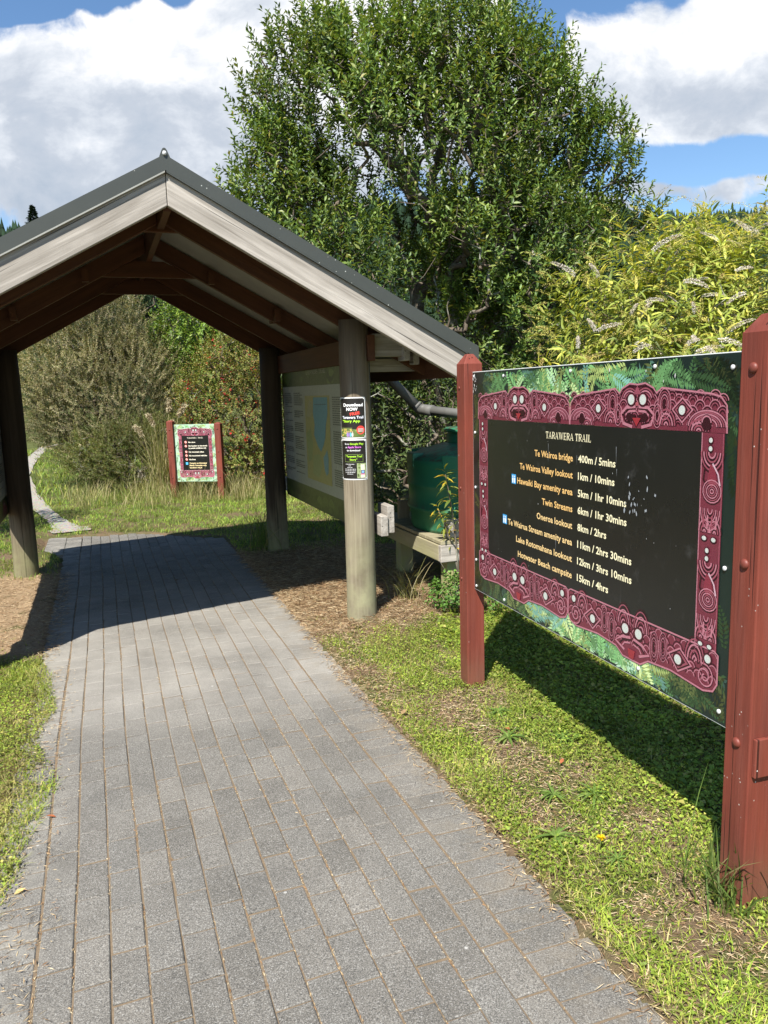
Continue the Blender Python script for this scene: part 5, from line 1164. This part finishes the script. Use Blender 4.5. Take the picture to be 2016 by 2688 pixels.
# ------------------------------------------------------------------ shrubs and trees seen through the shelter and behind
def build_background():
    rs = np.random.RandomState(50)
    # brown feathery bush
    pal = [(4, (.27, .24, .125)), (3, (.175, .185, .075)), (2, (.36, .305, .19)), (2, (.10, .125, .045))]
    leafy('feathery_bush', (-4.85, 13.9), 'tall feathery olive-brown bush standing left of the far sign', 'bush', [(-4.9, 13.9, 1.4, 1.15, 1.0, 1.25), (-5.0, 13.9, 2.75, .80, .8, .85), (-5.5, 13.8, 2.1, .85, .9, 1.0), (-4.35, 13.9, 1.8, .70, .8, .90), (-5.3, 14, 3.3, .5, .6, .5), (-5.95, 13.9, 1.6, .6, .7, .8)], 5400, 44, .36, .052, .0125, pal, rs, M_LEAF, .22, .8, r0=.05, shell=.66, pw=.55, tint=.5)
    pal = [(3, (.11, .145, .04)), (2, (.16, .185, .055)), (2, (.18, .16, .06))]
    leafy('low_bush', (-4.15, 12.9), 'low dark green fine-leaved bush at the foot of the feathery bush', 'bush', [(-4.2, 12.95, .6, .62, .45, .55), (-3.7, 13.0, .75, .4, .4, .5), (-4.8, 13.1, .55, .5, .45, .45)], 1500, 26, .24, .06, .011, pal, rs, M_LEAF, .3, .6, r0=.03, pw=.4, tint=.4)
    # red-tinged shrub behind the far sign
    pal = [(4, (.20, .225, .052)), (3, (.14, .175, .04)), (1.6, (.29, .17, .07)), (1, (.30, .29, .09))]
    def berries(root, P, TD, r2):
        cen = P[r2.choice(len(P), 150)]; q = (cen[:, None] + r2.normal(size=(150, 9, 3)) * .05).reshape(-1, 3); n = len(q)
        v, f, k = leaves(q, r2.normal(size=(n, 3)), .055, .042, r2, .1); c = pick(r2, n, [(3, (.50, .035, .03)), (2, (.36, .05, .04)), (1, (.52, .13, .07))])
        o = np_mesh('berries', v, f, np.repeat(c, k, 0), M_FLOWER, root); o['label'] = 'clusters of red berries'; o['kind'] = 'stuff'
    leafy('red_berried_shrub', (-2.4, 13.2), 'dense shrub flecked with red berries right behind the far sign', 'shrub', [(-2.7, 13.2, 1.2, .8, .6, 1.1), (-1.7, 13.1, 1.3, .95, .7, 1.25), (-2.2, 13.4, 2.2, .85, .7, .6), (-1.2, 13.3, 2.0, .8, .7, .75), (-.5, 13.2, 1.1, .7, .6, 1.0)], 4200, 20, .22, .046, .027, pal, rs, M_LEAF, .35, .9, r0=.05, extra=berries, tint=.42, pw=.4)
    pal = [(3, (.15, .24, .03)), (2, (.105, .185, .026)), (1, (.22, .28, .05))]
    leafy('bright_green_shrub', (-2.9, 14.6), 'bright green glossy shrub rising between feathery bush and berried shrub', 'shrub', [(-3.5, 14.6, 2.7, .65, .6, .65), (-2.6, 14.7, 3.0, .8, .7, .7), (-3.4, 14.6, 1.8, .6, .6, .8), (-2.0, 14.8, 3.4, .7, .7, .5)], 1500, 16, .26, .085, .038, pal, rs, M_GLOSSLEAF, .4, .9, r0=.05, tint=.4)
    pal = [(3, (.030, .062, .024)), (2, (.045, .082, .03)), (1, (.022, .045, .02))]
    leafy('dark_evergreen_tree', (-5.2, 20.5), 'dark blue-green evergreen tree behind the feathery bush, under the gable', 'tree', [(-5.2, 20.5, 3.6, 1.9, 1.5, 1.9), (-4.2, 20.7, 5.0, 1.4, 1.3, 1.2), (-6.2, 20.5, 4.6, 1.3, 1.2, 1.4), (-3.2, 20.8, 3.6, 1.3, 1.3, 1.5)], 3600, 18, .42, .11, .045, pal, rs, M_LEAF, .3, .9, r0=.14, tint=.4)
    # dark growth under and behind the big tree
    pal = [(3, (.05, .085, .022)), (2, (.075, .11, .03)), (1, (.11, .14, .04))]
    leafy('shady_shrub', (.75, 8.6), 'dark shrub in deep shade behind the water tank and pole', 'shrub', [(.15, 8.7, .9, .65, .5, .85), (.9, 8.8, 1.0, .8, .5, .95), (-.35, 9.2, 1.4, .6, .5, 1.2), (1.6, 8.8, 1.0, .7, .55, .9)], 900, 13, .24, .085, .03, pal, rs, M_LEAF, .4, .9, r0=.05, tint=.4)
    leafy('hedge_shrub', (2.5, 11.3), 'broad dark green shrub behind the big tree, at the right of its trunk', 'shrub', [(1.4, 11.4, 1.5, 1.1, .8, 1.5), (2.7, 11.2, 1.7, 1.0, .8, 1.5), (3.9, 11.4, 1.7, 1.1, .8, 1.4), (5.2, 11.6, 1.6, 1.1, .9, 1.4)], 1700, 14, .3, .09, .036, pal, rs, M_GLOSSLEAF, .4, .9, r0=.06, tint=.4)
    leafy('leafy_thicket', (-.3, 12.2), 'dark leafy thicket behind the big tree, left of its trunk', 'shrub', [(-.9, 12.3, 1.8, .8, .7, 1.4), (.2, 12.2, 1.5, 1.0, .7, 1.5)], 1000, 14, .3, .085, .034, pal, rs, M_LEAF, .4, .9, r0=.06, tint=.4)
    # growth left of the shelter (its shade falls across the far grass)
    leafy('tall_shrub', (-5.75, 8.0), 'tall green shrub left of the shelter, seen past the left posts', 'shrub', [(-5.8, 8.0, 1.5, .8, .8, 1.2), (-5.6, 8.3, 2.5, .7, .7, .7), (-6.6, 7.6, 1.3, .8, .8, 1.1)], 1100, 14, .28, .085, .034, [(3, (.06, .10, .024)), (2, (.09, .13, .03))], rs, M_LEAF, .4, .9, r0=.05, tint=.4)
build_background()

def build_pine():
    rs = np.random.RandomState(3); d = 328.; az = math.atan(-.424); x, y = math.sin(az) * d, math.cos(az) * d; z0 = 61.0
    root = empty('pine_tree', Vector((x, y, z0)), 'lone dark pine standing above the far ridge on the left skyline', 'tree'); mb = MB(); mb.tube([(x, y, z0 - 3), (x, y, z0 + 6), (x, y, z0 + 12.4)], [.4, .25, .05], 8); mb.build('trunk', M_BARK, root)
    n = 1500; t = rs.rand(n) ** .8; a = rs.uniform(0, 6.28, n); r = (1 - t) * 3.4 * rs.uniform(.35, 1.1, n) * (1 + .3 * np.sin(t * 40)); P = np.stack([x + np.cos(a) * r, y + np.sin(a) * r, z0 + .5 + t * 12 - r * .15], 1)
    D = np.stack([np.cos(a), np.sin(a), rs.uniform(-.3, .5, n)], 1); v, f, k = leaves(P, D, rs.uniform(.7, 1.3, n), .5, rs, .2); np_mesh('crown', v, f, np.repeat(np.array([[.016, .03, .016]]) * rs.uniform(.6, 1.5, (n, 1)), k, 0), M_CONIFER, root)
build_pine()

# ------------------------------------------------------------------ pampas clump beside the far sign, flax at the left edge
def blade_set(P, H, Wd, lean, rs, seg=3, az=None):
    """curved blades from points P; lean = sideways reach as a share of height"""
    n = len(P); a = rs.uniform(0, 6.283, n) if az is None else az; d = np.stack([np.cos(a), np.sin(a), np.zeros(n)], 1); tw = a + rs.uniform(-.9, .9, n) + math.pi / 2; s = np.stack([np.cos(tw), np.sin(tw), np.zeros(n)], 1)
    H = np.broadcast_to(H, n); Wd = np.broadcast_to(Wd, n); lean = np.broadcast_to(lean, n); vs = []
    for i in range(seg):
        t = i / seg; w = Wd * (1 - t * .55) * (.75 if i == 0 else 1); c = P + d * (lean * H * t ** 1.8)[:, None] + np.array([0, 0, 1.]) * (H * (t - .28 * np.minimum(lean, 1.4) * t ** 2.2))[:, None]
        vs += [c - s * w[:, None] / 2, c + s * w[:, None] / 2]
    vs.append(P + d * (lean * H)[:, None] + np.array([0, 0, 1.]) * (H * (1 - .28 * np.minimum(lean, 1.4)))[:, None])
    v = np.stack(vs, 1); k = 2 * seg + 1; F = []
    for i in range(seg - 1): F += [[2 * i, 2 * i + 1, 2 * i + 3], [2 * i, 2 * i + 3, 2 * i + 2]]
    F.append([2 * seg - 2, 2 * seg - 1, 2 * seg]); f = (np.arange(n)[:, None, None] * k + np.array(F)[None]).reshape(-1, 3)
    return v.reshape(-1, 3), f, k
def clump(name, x, y, label, cat, n, H, Wd, lean, spread, pal, rs, part='blades', group=None, mat=None, seg=4):
    root = plant_root(name, x, y, label, cat, group); P = np.stack([x + rs.normal(size=n) * spread, y + rs.normal(size=n) * spread, np.zeros(n)], 1); P[:, 2] = gz(P[:, 0], P[:, 1]) - .01
    v, f, k = blade_set(P, H * rs.uniform(.45, 1.1, n), Wd * rs.uniform(.7, 1.2, n), lean * rs.uniform(.2, 1.3, n), rs, seg); c = pick(rs, n, pal) * rs.uniform(.75, 1.2, (n, 1))
    np_mesh(part, v, f, np.repeat(c, k, 0), mat or M_GRASS, root); return root
def build_clumps():
    rs = np.random.RandomState(12)
    GRN = [(4, (.095, .150, .030)), (2, (.15, .19, .04)), (1.5, (.30, .27, .12))]; DRY = [(3, (.42, .36, .19)), (2, (.27, .27, .09)), (1, (.16, .19, .05))]
    r = clump('pampas_grass', -3.55, 12.45, 'tall straw-coloured pampas grass clump with drooping plumes left of the far sign', 'grass', 260, 1.35, .012, .45, .09, DRY, rs)
    for (dx, h, le) in ((.12, 1.42, .05), (.22, 1.36, .3), (-.05, 1.22, -.25), (-.2, 1.05, -.3), (.06, 1.12, .3)):
        mb = MB(); p0 = Vector((-3.55 + dx * .3, 12.4, 0)); pts = [p0 + Vector((dx * q + le * .1 * q * q, 0, h * q)) for q in (0, .4, .8, 1.)]; mb.tube(pts, [.005, .004, .003, .002], 5, (.4, .34, .18)); st = mb.build('stalk', M_DRY, r)
        n = 240; t = rs.rand(n); P = np.array(pts[-1])[None] + np.stack([le * .35 * t + rs.normal(size=n) * .012, rs.normal(size=n) * .012, (t - .25) * .2 - .12 * abs(le) * t], 1)
        v, f, k = leaves(P, rs.normal(size=(n, 3)) + np.array([le, 0, .2]), .05, .012, rs, .2); np_mesh('plume', v, f, np.repeat(pick(rs, n, [(2, (.55, .48, .33)), (1, (.42, .35, .22))]), k, 0), M_DRY, st)
    f1 = W(-1.55, 6.35); clump('flax_plant', f1.x, f1.y, 'flax with long stiff grey-green leaves at the left photo edge beside the left post', 'plant', 40, .75, .032, .9, .10, [(3, (.05, .085, .035)), (1, (.16, .17, .09))], rs, 'leaves')
    f2 = W(-2.1, 7.3); clump('flax_plant', f2.x, f2.y, 'second flax plant further back, behind the left post', 'plant', 36, .8, .032, .9, .10, [(3, (.045, .08, .03)), (1, (.14, .16, .08))], rs, 'leaves')
    q = W(1.72, 1.66); clump('grass_tussock', q.x - .03, q.y + .0, 'tuft of long green grass at the foot of the nearest red post', 'grass', 80, .25, .008, .8, .05, GRN, rs)
    q = W(1.62, 1.78); clump('grass_tussock', q.x, q.y, 'few tall thin grass blades just left of the nearest red post', 'grass', 9, .42, .005, .35, .018, [(3, (.11, .17, .035)), (1, (.3, .28, .1))], rs)
    q = W(2.05, 5.2); clump('grass_tussock', q.x, q.y, 'dry bent grass tuft between the near pole and the tank stand leg', 'grass', 60, .42, .004, .8, .05, DRY, rs)
    q = W(1.52, 7.75); clump('grass_tussock', q.x, q.y, 'dark green tussock beside the back right pole', 'grass', 90, .55, .008, .8, .10, GRN, rs)
    for i, (x, y, t) in enumerate(((-3.75, 11.9, 'left of the far sign'), (-2.9, 11.75, 'under the middle of the far sign'), (-2.15, 11.7, 'just right of the far sign'))): clump('dry_grass_tuft', x, y, 'tuft of tall dry seeding grass ' + t, 'grass', 70, .62, .005, .55, .10, DRY, rs, group='dry tufts round the far sign')
    # leafy bush at the tank leg
    q = W(2.30, 4.83); leafy('parsley_like_weed', (q.x, q.y), 'bushy bright green weed at the foot of the tank stand leg', 'weed', [(q.x, q.y, .13, .20, .16, .13), (q.x + .13, q.y - .06, .09, .16, .14, .10), (q.x - .10, q.y + .02, .06, .12, .1, .07)], 300, 7, .06, .038, .026, [(3, (.10, .20, .03)), (2, (.07, .15, .025)), (1, (.14, .24, .05))], rs, M_LEAF, .5, 1., r0=.006, branch=True)
    # flat rosette weeds
    def rosette(n, L, wd):
        a = np.arange(n) * 2.4 + rs.uniform(-.3, .3, n); D = np.stack([np.cos(a), np.sin(a), rs.uniform(.1, .8, n)], 1); P = np.zeros((n, 3)) + np.array([0, 0, .004]); nn = np.tile([0, 0, 1.], (n, 1)) + rs.normal(size=(n, 3)) * .1
        return leaves(P, D, L * rs.uniform(.6, 1.15, n), wd, rs, .55, .35, 2, nn)
    base = []
    for k_ in range(2):
        v, f, k = rosette(20, .115, .014); c = np.repeat(pick(rs, 20, [(3, (.15, .24, .05)), (1, (.22, .29, .08))]) * rs.uniform(.8, 1.2, (20, 1)), k, 0); base.append(np_mesh('rosette_weed', v, f, c, M_GRASS))
    spots = [(1.72, 3.18, 'largest rosette weed, beside the foot of the far red post'), (1.63, 2.92, 'rosette weed between the far red post and the shadow of the panel'), (1.86, 2.83, 'rosette weed right on the shadow edge near the far red post'), (1.55, 2.42, 'rosette weed by a bare patch below the panel middle'), (1.70, 2.36, 'thin rosette weed halfway along the edge of the panel shadow'), (1.40, 2.17, 'flat rosette weed beside the yellow dandelion'), (1.52, 1.98, 'rosette weed in the lawn between dandelion and nearest post')]
    for i, (v_, u_, lab) in enumerate(spots):
        o = base[i] if i < 2 else base[i % 2].copy()
        if i >= 2: COL.objects.link(o)
        p = W(v_, u_); o.location = (p.x, p.y, float(gz(p.x, p.y)) + .012); o.rotation_euler = (0, 0, rs.uniform(0, 6)); s = rs.uniform(.5, .9) * (1.25 if i == 0 else 1); o.scale = (s, s, s); tag(o, lab, 'weed', 'rosette weeds in the right-hand lawn')
    # dandelion
    p = W(1.50, 2.05); g = float(gz(p.x, p.y)); dr = plant_root('dandelion', p.x, p.y, 'single yellow dandelion in the lawn right of the path', 'flower'); mb = MB(); mb.tube([(p.x, p.y, g), (p.x + .004, p.y, g + .05)], [.0018, .0015], 6, (.2, .25, .06)); mb.build('stem', M_GRASS, dr)
    n = 60; a = rs.uniform(0, 6.28, n); D = np.stack([np.cos(a), np.sin(a), rs.uniform(.1, 1.3, n)], 1); v, f, k = leaves(np.tile([p.x + .004, p.y, g + .05], (n, 1)), D, .017, .0045, rs, .1); np_mesh('petals', v, f, np.full((len(v), 3), (.85, .62, .01)), M_FLOWER, dr)
    # fallen leaves
    n = 1; lb = []
    for col in ((.36, .12, .05), (.52, .40, .16), (.30, .20, .10)):
        v, f, k = leaves(np.zeros((1, 3)), np.array([[1., 0, .05]]), .055, .024, rs, -.12, .5, 2, np.array([[0, 0, 1.]])); lb.append(np_mesh('fallen_leaf', v - np.array([.027, 0, 0]), f, np.full((len(v), 3), col), M_DRY))
    fl = [(-.37, 2.60, 1, 'yellow fallen leaf on the left edge of the bricks'), (-.30, 3.06, 0, 'small brown leaf at the left lawn edge'), (1.72, 2.62, 0, 'reddish fallen leaf on the bare patch by the panel shadow'), (1.80, 2.55, 2, 'brown fallen leaf on the edge of the panel shadow'), (1.66, 2.98, 0, 'rust-red fallen leaf near the far red post'), (1.95, 2.3, 2, 'brown fallen leaf in the shade under the panel'), (1.29, 3.35, 2, 'dry leaf on the soil beside the border bricks')]
    for i, (v_, u_, k_, lab) in enumerate(fl):
        o = lb[i] if i < 0 else (lb[k_] if not lb[k_].get('label') else lb[k_].copy())
        if o.get('label'): COL.objects.link(o)
        p = W(v_, u_); zz = .004 if VL < v_ < VR else float(gz(p.x, p.y)) + .022; o.location = (p.x, p.y, zz); o.rotation_euler = (rs.uniform(-.2, .2), rs.uniform(-.2, .2), rs.uniform(0, 6)); s = rs.uniform(.5, .95); o.scale = (s, s, s); tag(o, lab, 'leaf', 'fallen leaves on path and lawn')
build_clumps()

# ------------------------------------------------------------------ lawn, long grass and straw
def build_lawn():
    rs = np.random.RandomState(77)
    def scatter(n, v0, v1, u0, u1): return rs.uniform(v0, v1, n), rs.uniform(u0, u1, n)
    def world(v, u): return v * V.x + u * U.x, v * V.y + u * U.y
    pv = lambda v, u: fbm(v, u, 2.6, 21)
    def mulch(v, u): return sst(4.55, 4.9, u - .45 * (v < 0) + .45 * (pv(v, u) - .5)) * (1 - sst(7.3, 8.0, u)) * sst(-2.3, -1.6, v) * (1 - sst(2.3, 2.7, v))
    def bare(v, u):
        s = 0
        for (a, b, r1, r2, k) in ((1.58, 2.72, .10, .30, 1.), (1.55, 3.25, .12, .3, .7), (1.46, 2.30, .10, .16, .8), (1.75, 2.15, .12, .12, .6), (1.30, 3.9, .12, .5, .75), (1.42, 1.75, .08, .14, .5)): s = s + k * np.exp(-((v - a) / r1) ** 2 - ((u - b) / r2) ** 2)
        s = np.clip(s * 1.9, 0, 1) * sst(.22, .45, pv(v * 2.4, u * 2.4) + .15)
        return np.maximum(s, .85 * sst(.56, .66, fbm(v, u, 3.1, 77)) * sst(2.0, 1.85, v))
    def edge(v, u):
        """1 where grass may stand beside the bricks, wavy line reaching over the left border"""
        over = .10 * sst(.42, .75, fbm(v * 0, u, 2.3, 31)) + .05 * (vn(u, v * 0, 7, 3) - .5)
        lc = np.interp(u, (1.4, 2.0, 2.41, 2.65, 2.82, 2.90, 3.2, 3.43, 3.6, 3.81, 4.0, 4.19, 4.64, 5.0, 5.4, 6.), (-.46, -.43, -.41, -.36, -.38, -.35, -.31, -.275, -.33, -.383, -.36, -.32, -.366, -.42, -.44, VL)) + .035 * (fbm(u, u * 0, 6., 31) - .5); left = sst(.0, -.04, v - lc); right = sst(0, .05, v - (VR - .012 + .05 * (vn(u, u * 0, 5, 8) - .5)))
        return np.maximum(np.maximum(left, right), sst(0, -.08, path_in(v, u)) * (u > 7.)) * (1 - (u > 7.) * (path_in(v, u) > -.01))
    GR = [(4, (.245, .345, .045)), (3, (.34, .42, .055)), (2, (.17, .245, .038)), (1.4, (.45, .43, .10)), (.8, (.58, .50, .23))]
    def lawn(name, label, n, v0, v1, u0, u1, h, w, lean, dens, dry, pal=GR):
        v, u = scatter(n, v0, v1, u0, u1); d = edge(v, u) * (1 - .97 * mulch(v, u)) * (1 - .93 * bare(v, u)) * dens(v, u); k = rs.rand(n) < d; v, u = v[k], u[k]; x, y = world(v, u); m = len(x)
        P = np.stack([x, y, np.maximum(gz(x, y), 0) - .004], 1); hh = h * rs.uniform(.4, 1.15, m) * (.6 + .8 * fbm(v, u, 3.3, 14))
        vv, f, kk = blade_set(P, hh, w * rs.uniform(.7, 1.3, m), lean * rs.uniform(.2, 1.6, m), rs, 2); c = pick(rs, m, pal)
        q = fbm(v, u, 1.9, 41)[:, None]; dr = np.clip(dry + 1.5 * (q - .55) + .55 * np.exp(-np.abs(v - VR) / .06)[:, None] * (v > VR - .1)[:, None] + .5 * np.exp(-np.abs(v - VL) / .07)[:, None] * (v < 0)[:, None], 0, .85); c = c * (1 - dr) + np.array([.36, .29, .13]) * dr
        c = c * rs.uniform(.75, 1.2, (m, 1)) * (.52 + .55 * vn(v, u, 5, 9) + .35 * vn(v, u, 1.7, 19))[:, None]
        o = np_mesh(name, vv, f, np.repeat(c, kk, 0), M_GRASS); tag(o, label, 'grass', kind='stuff'); return o
    one = lambda v, u: np.ones_like(v)
    lawn('lawn_grass', 'short green grass right of the path, around the big sign', 125000, 1.15, 3.4, 1.0, 5.2, .042, .0042, 1.1, lambda v, u: 1 - .45 * sst(1.95, 2.4, v), .10)
    lawn('lawn_grass', 'short yellow-green grass along the left edge of the path', 66000, -1.5, -.2, 1.5, 5.6, .040, .0042, 1.1, one, .16)
    lawn('lawn_grass', 'grass in the open to the right of the big sign', 60000, 3.3, 6.5, .5, 7.5, .06, .006, 1.0, one, .1)
    lawn('meadow_grass', 'rougher green grass beyond the shelter', 85000, -5.5, 4.0, 7.4, 13.5, .065, .0075, 1.0, lambda v, u: (seg_dist(v * V.x + u * U.x, v * V.y + u * U.y, TR) > .09) * 1., .0, [(4, (.21, .34, .05)), (3, (.30, .40, .06)), (2, (.14, .24, .038)), (1, (.42, .42, .11))])
    lawn('meadow_grass', 'far grass running up to the bushes', 26000, -9, 5., 12.5, 27, .16, .02, .8, lambda v, u: (seg_dist(v * V.x + u * U.x, v * V.y + u * U.y, TR) > .12) * 1., .1, [(4, (.21, .32, .05)), (3, (.30, .38, .06)), (2, (.14, .24, .038)), (1, (.42, .42, .11))])
    # small round-leaved clover and creeping weeds in the lawn
    def clover(name, label, n, v0, v1, u0, u1, L, dens, g):
        v, u = scatter(n, v0, v1, u0, u1); k = rs.rand(n) < edge(v, u) * (1 - mulch(v, u)) * (1 - .9 * bare(v, u)) * dens(v, u); v, u = v[k], u[k]; x, y = world(v, u); m = len(x)
        P = np.stack([x, y, np.maximum(gz(x, y), 0) + rs.uniform(.004, .034, m) * (.5 + fbm(v, u, 4, 3))], 1); a = rs.uniform(0, 6.28, m); D = np.stack([np.cos(a), np.sin(a), rs.uniform(-.1, .7, m)], 1)
        vv, f, kk = leaves(P, D, L * rs.uniform(.6, 1.2, m), L * .72, rs, .15, .3, 1, rs.normal(size=(m, 3)) * .35 + np.array([0, 0, 1.])); c = pick(rs, m, [(3, (.24, .335, .045)), (2, (.33, .40, .058)), (1, (.15, .23, .036)), (.5, (.45, .42, .11))]) * g
        c = c * rs.uniform(.75, 1.2, (m, 1)) * (.7 + .6 * vn(v, u, 4, 19))[:, None]; o = np_mesh(name, vv, f, np.repeat(c, kk, 0), M_GRASS); tag(o, label, 'ground cover', kind='stuff')
    clover('creeping_clover', 'small-leaved clover mixed into the right-hand lawn', 70000, 1.15, 3.2, 1.0, 4.8, .014, lambda v, u: .35 + .65 * sst(.42, .62, fbm(v, u, 1.7, 23)), 1.)
    clover('shade_weeds', 'dark leafy creeping weeds under the big sign', 12000, 1.75, 3.6, 1.6, 4.9, .032, lambda v, u: sst(1.8, 2.1, v), .8)
    clover('creeping_clover', 'small-leaved clover in the left-hand lawn', 36000, -1.5, -.2, 1.5, 5.5, .013, lambda v, u: .3 + .6 * sst(.42, .62, fbm(v, u, 1.7, 29)), 1.)
    # straw and dead grass lying on the soil
    def straw(name, label, n, v0, v1, u0, u1, dens, ln, lift):
        v, u = scatter(n, v0, v1, u0, u1); k = rs.rand(n) < dens(v, u); v, u = v[k], u[k]; x, y = world(v, u); m = len(x)
        P = np.stack([x, y, np.where((v > VL) & (v < VR), .002, gz(x, y)) + rs.uniform(0, lift, m) ** 1.0], 1); a = rs.uniform(0, 6.28, m); D = np.stack([np.cos(a), np.sin(a), rs.normal(size=m) * .14 * (lift > .012)], 1)
        vv, f, kk = leaves(P, D, ln * rs.uniform(.3, 1.2, m), np.where(rs.rand(m) < .12, .0046, .0026) * rs.uniform(.7, 1.3, m), rs, .08, .2); c = pick(rs, m, [(3, (.46, .35, .21)), (2, (.34, .22, .12)), (1.5, (.55, .45, .29)), (1, (.22, .13, .07))]) * rs.uniform(.7, 1.2, (m, 1))
        o = np_mesh(name, vv, f, np.repeat(c, kk, 0), M_DRY); tag(o, label, 'straw', kind='stuff')
    ed = lambda v, u: np.exp(-np.abs(v - VR - .03) / .05) * .7 + np.exp(-np.abs(v - VL - .09) / .06) * .5
    straw('dry_straw', 'dry straw and dead grass round the right-hand poles', 42000, 1.2, 2.7, 3.9, 7.9, lambda v, u: mulch(v, u) * (v > VR - .03), .075, .03)
    straw('dry_straw', 'dry straw on the bare ground left of the shelter path', 22000, -2.3, -.36, 3.9, 7.6, lambda v, u: mulch(v, u), .05, .014)
    straw('dead_grass', 'dead grass bits on the bare patches and along the brick edges', 60000, 1.15, 2.6, 1.0, 4.8, lambda v, u: np.clip(.9 * bare(v, u) + ed(v, u) + .12, 0, 1), .035, .012)
    straw('dead_grass', 'dead grass bits along the left brick edge', 13000, -1.2, -.24, 1.5, 4.9, lambda v, u: np.clip(ed(v, u) + .12, 0, 1), .03, .012)
    # bits caught in the brick joints
    n = 9000; wj = (VR - .215 + .295) / 13; i = rs.randint(0, 14, n); v = -.295 + i * wj + rs.normal(size=n) * .0022; u = rs.uniform(1.2, 8.5, n); kk_ = fbm(v * 5, u, 2.2, 8) > .45; v, u = v[kk_], u[kk_]; n = len(v)
    x, y = world(v + .006 * np.sin(u * 1.15 + .4) + .003 * np.sin(u * 2.9 + v), u); P = np.stack([x, y, np.full(n, -.0035) + rs.uniform(0, .004, n)], 1); a = -math.radians(70) * 0 + rs.normal(size=n) * .5 + AZ + math.pi / 2; D = np.stack([np.cos(a), np.sin(a), rs.uniform(-.05, .1, n)], 1)
    vv, f, kk = leaves(P, D, rs.uniform(.005, .02, n), .003, rs, .05, .1); c = pick(rs, n, [(3, (.46, .34, .19)), (2, (.30, .17, .08)), (1, (.55, .46, .3))]); tag(np_mesh('joint_litter', vv, f, np.repeat(c, kk, 0), M_DRY), 'straw bits caught in the joints between the bricks', 'litter', kind='stuff')
    # tall dry grass round the far sign and along the bush edge
    n = 7000; v = rs.uniform(-2.8, 3.2, n); u = rs.uniform(11.2, 13.4, n); k = rs.rand(n) < sst(.30, .6, fbm(v, u, 1.2, 61)) * sst(11., 11.9, u) ; v, u = v[k], u[k]; x, y = world(v, u); k = seg_dist(x, y, TR) > .45; x, y = x[k], y[k]; m = len(x)
    P = np.stack([x, y, gz(x, y) - .01], 1); vv, f, kk = blade_set(P, rs.uniform(.12, .45, m), .006, rs.uniform(.15, .8, m), rs, 3); c = pick(rs, m, [(3, (.43, .37, .19)), (2, (.28, .29, .09)), (2, (.15, .20, .05))]) * rs.uniform(.8, 1.2, (m, 1)); tag(np_mesh('tall_dry_grass', vv, f, np.repeat(c, kk, 0), M_GRASS), 'tall dry seeding grass round the far sign', 'grass', kind='stuff')
build_lawn()
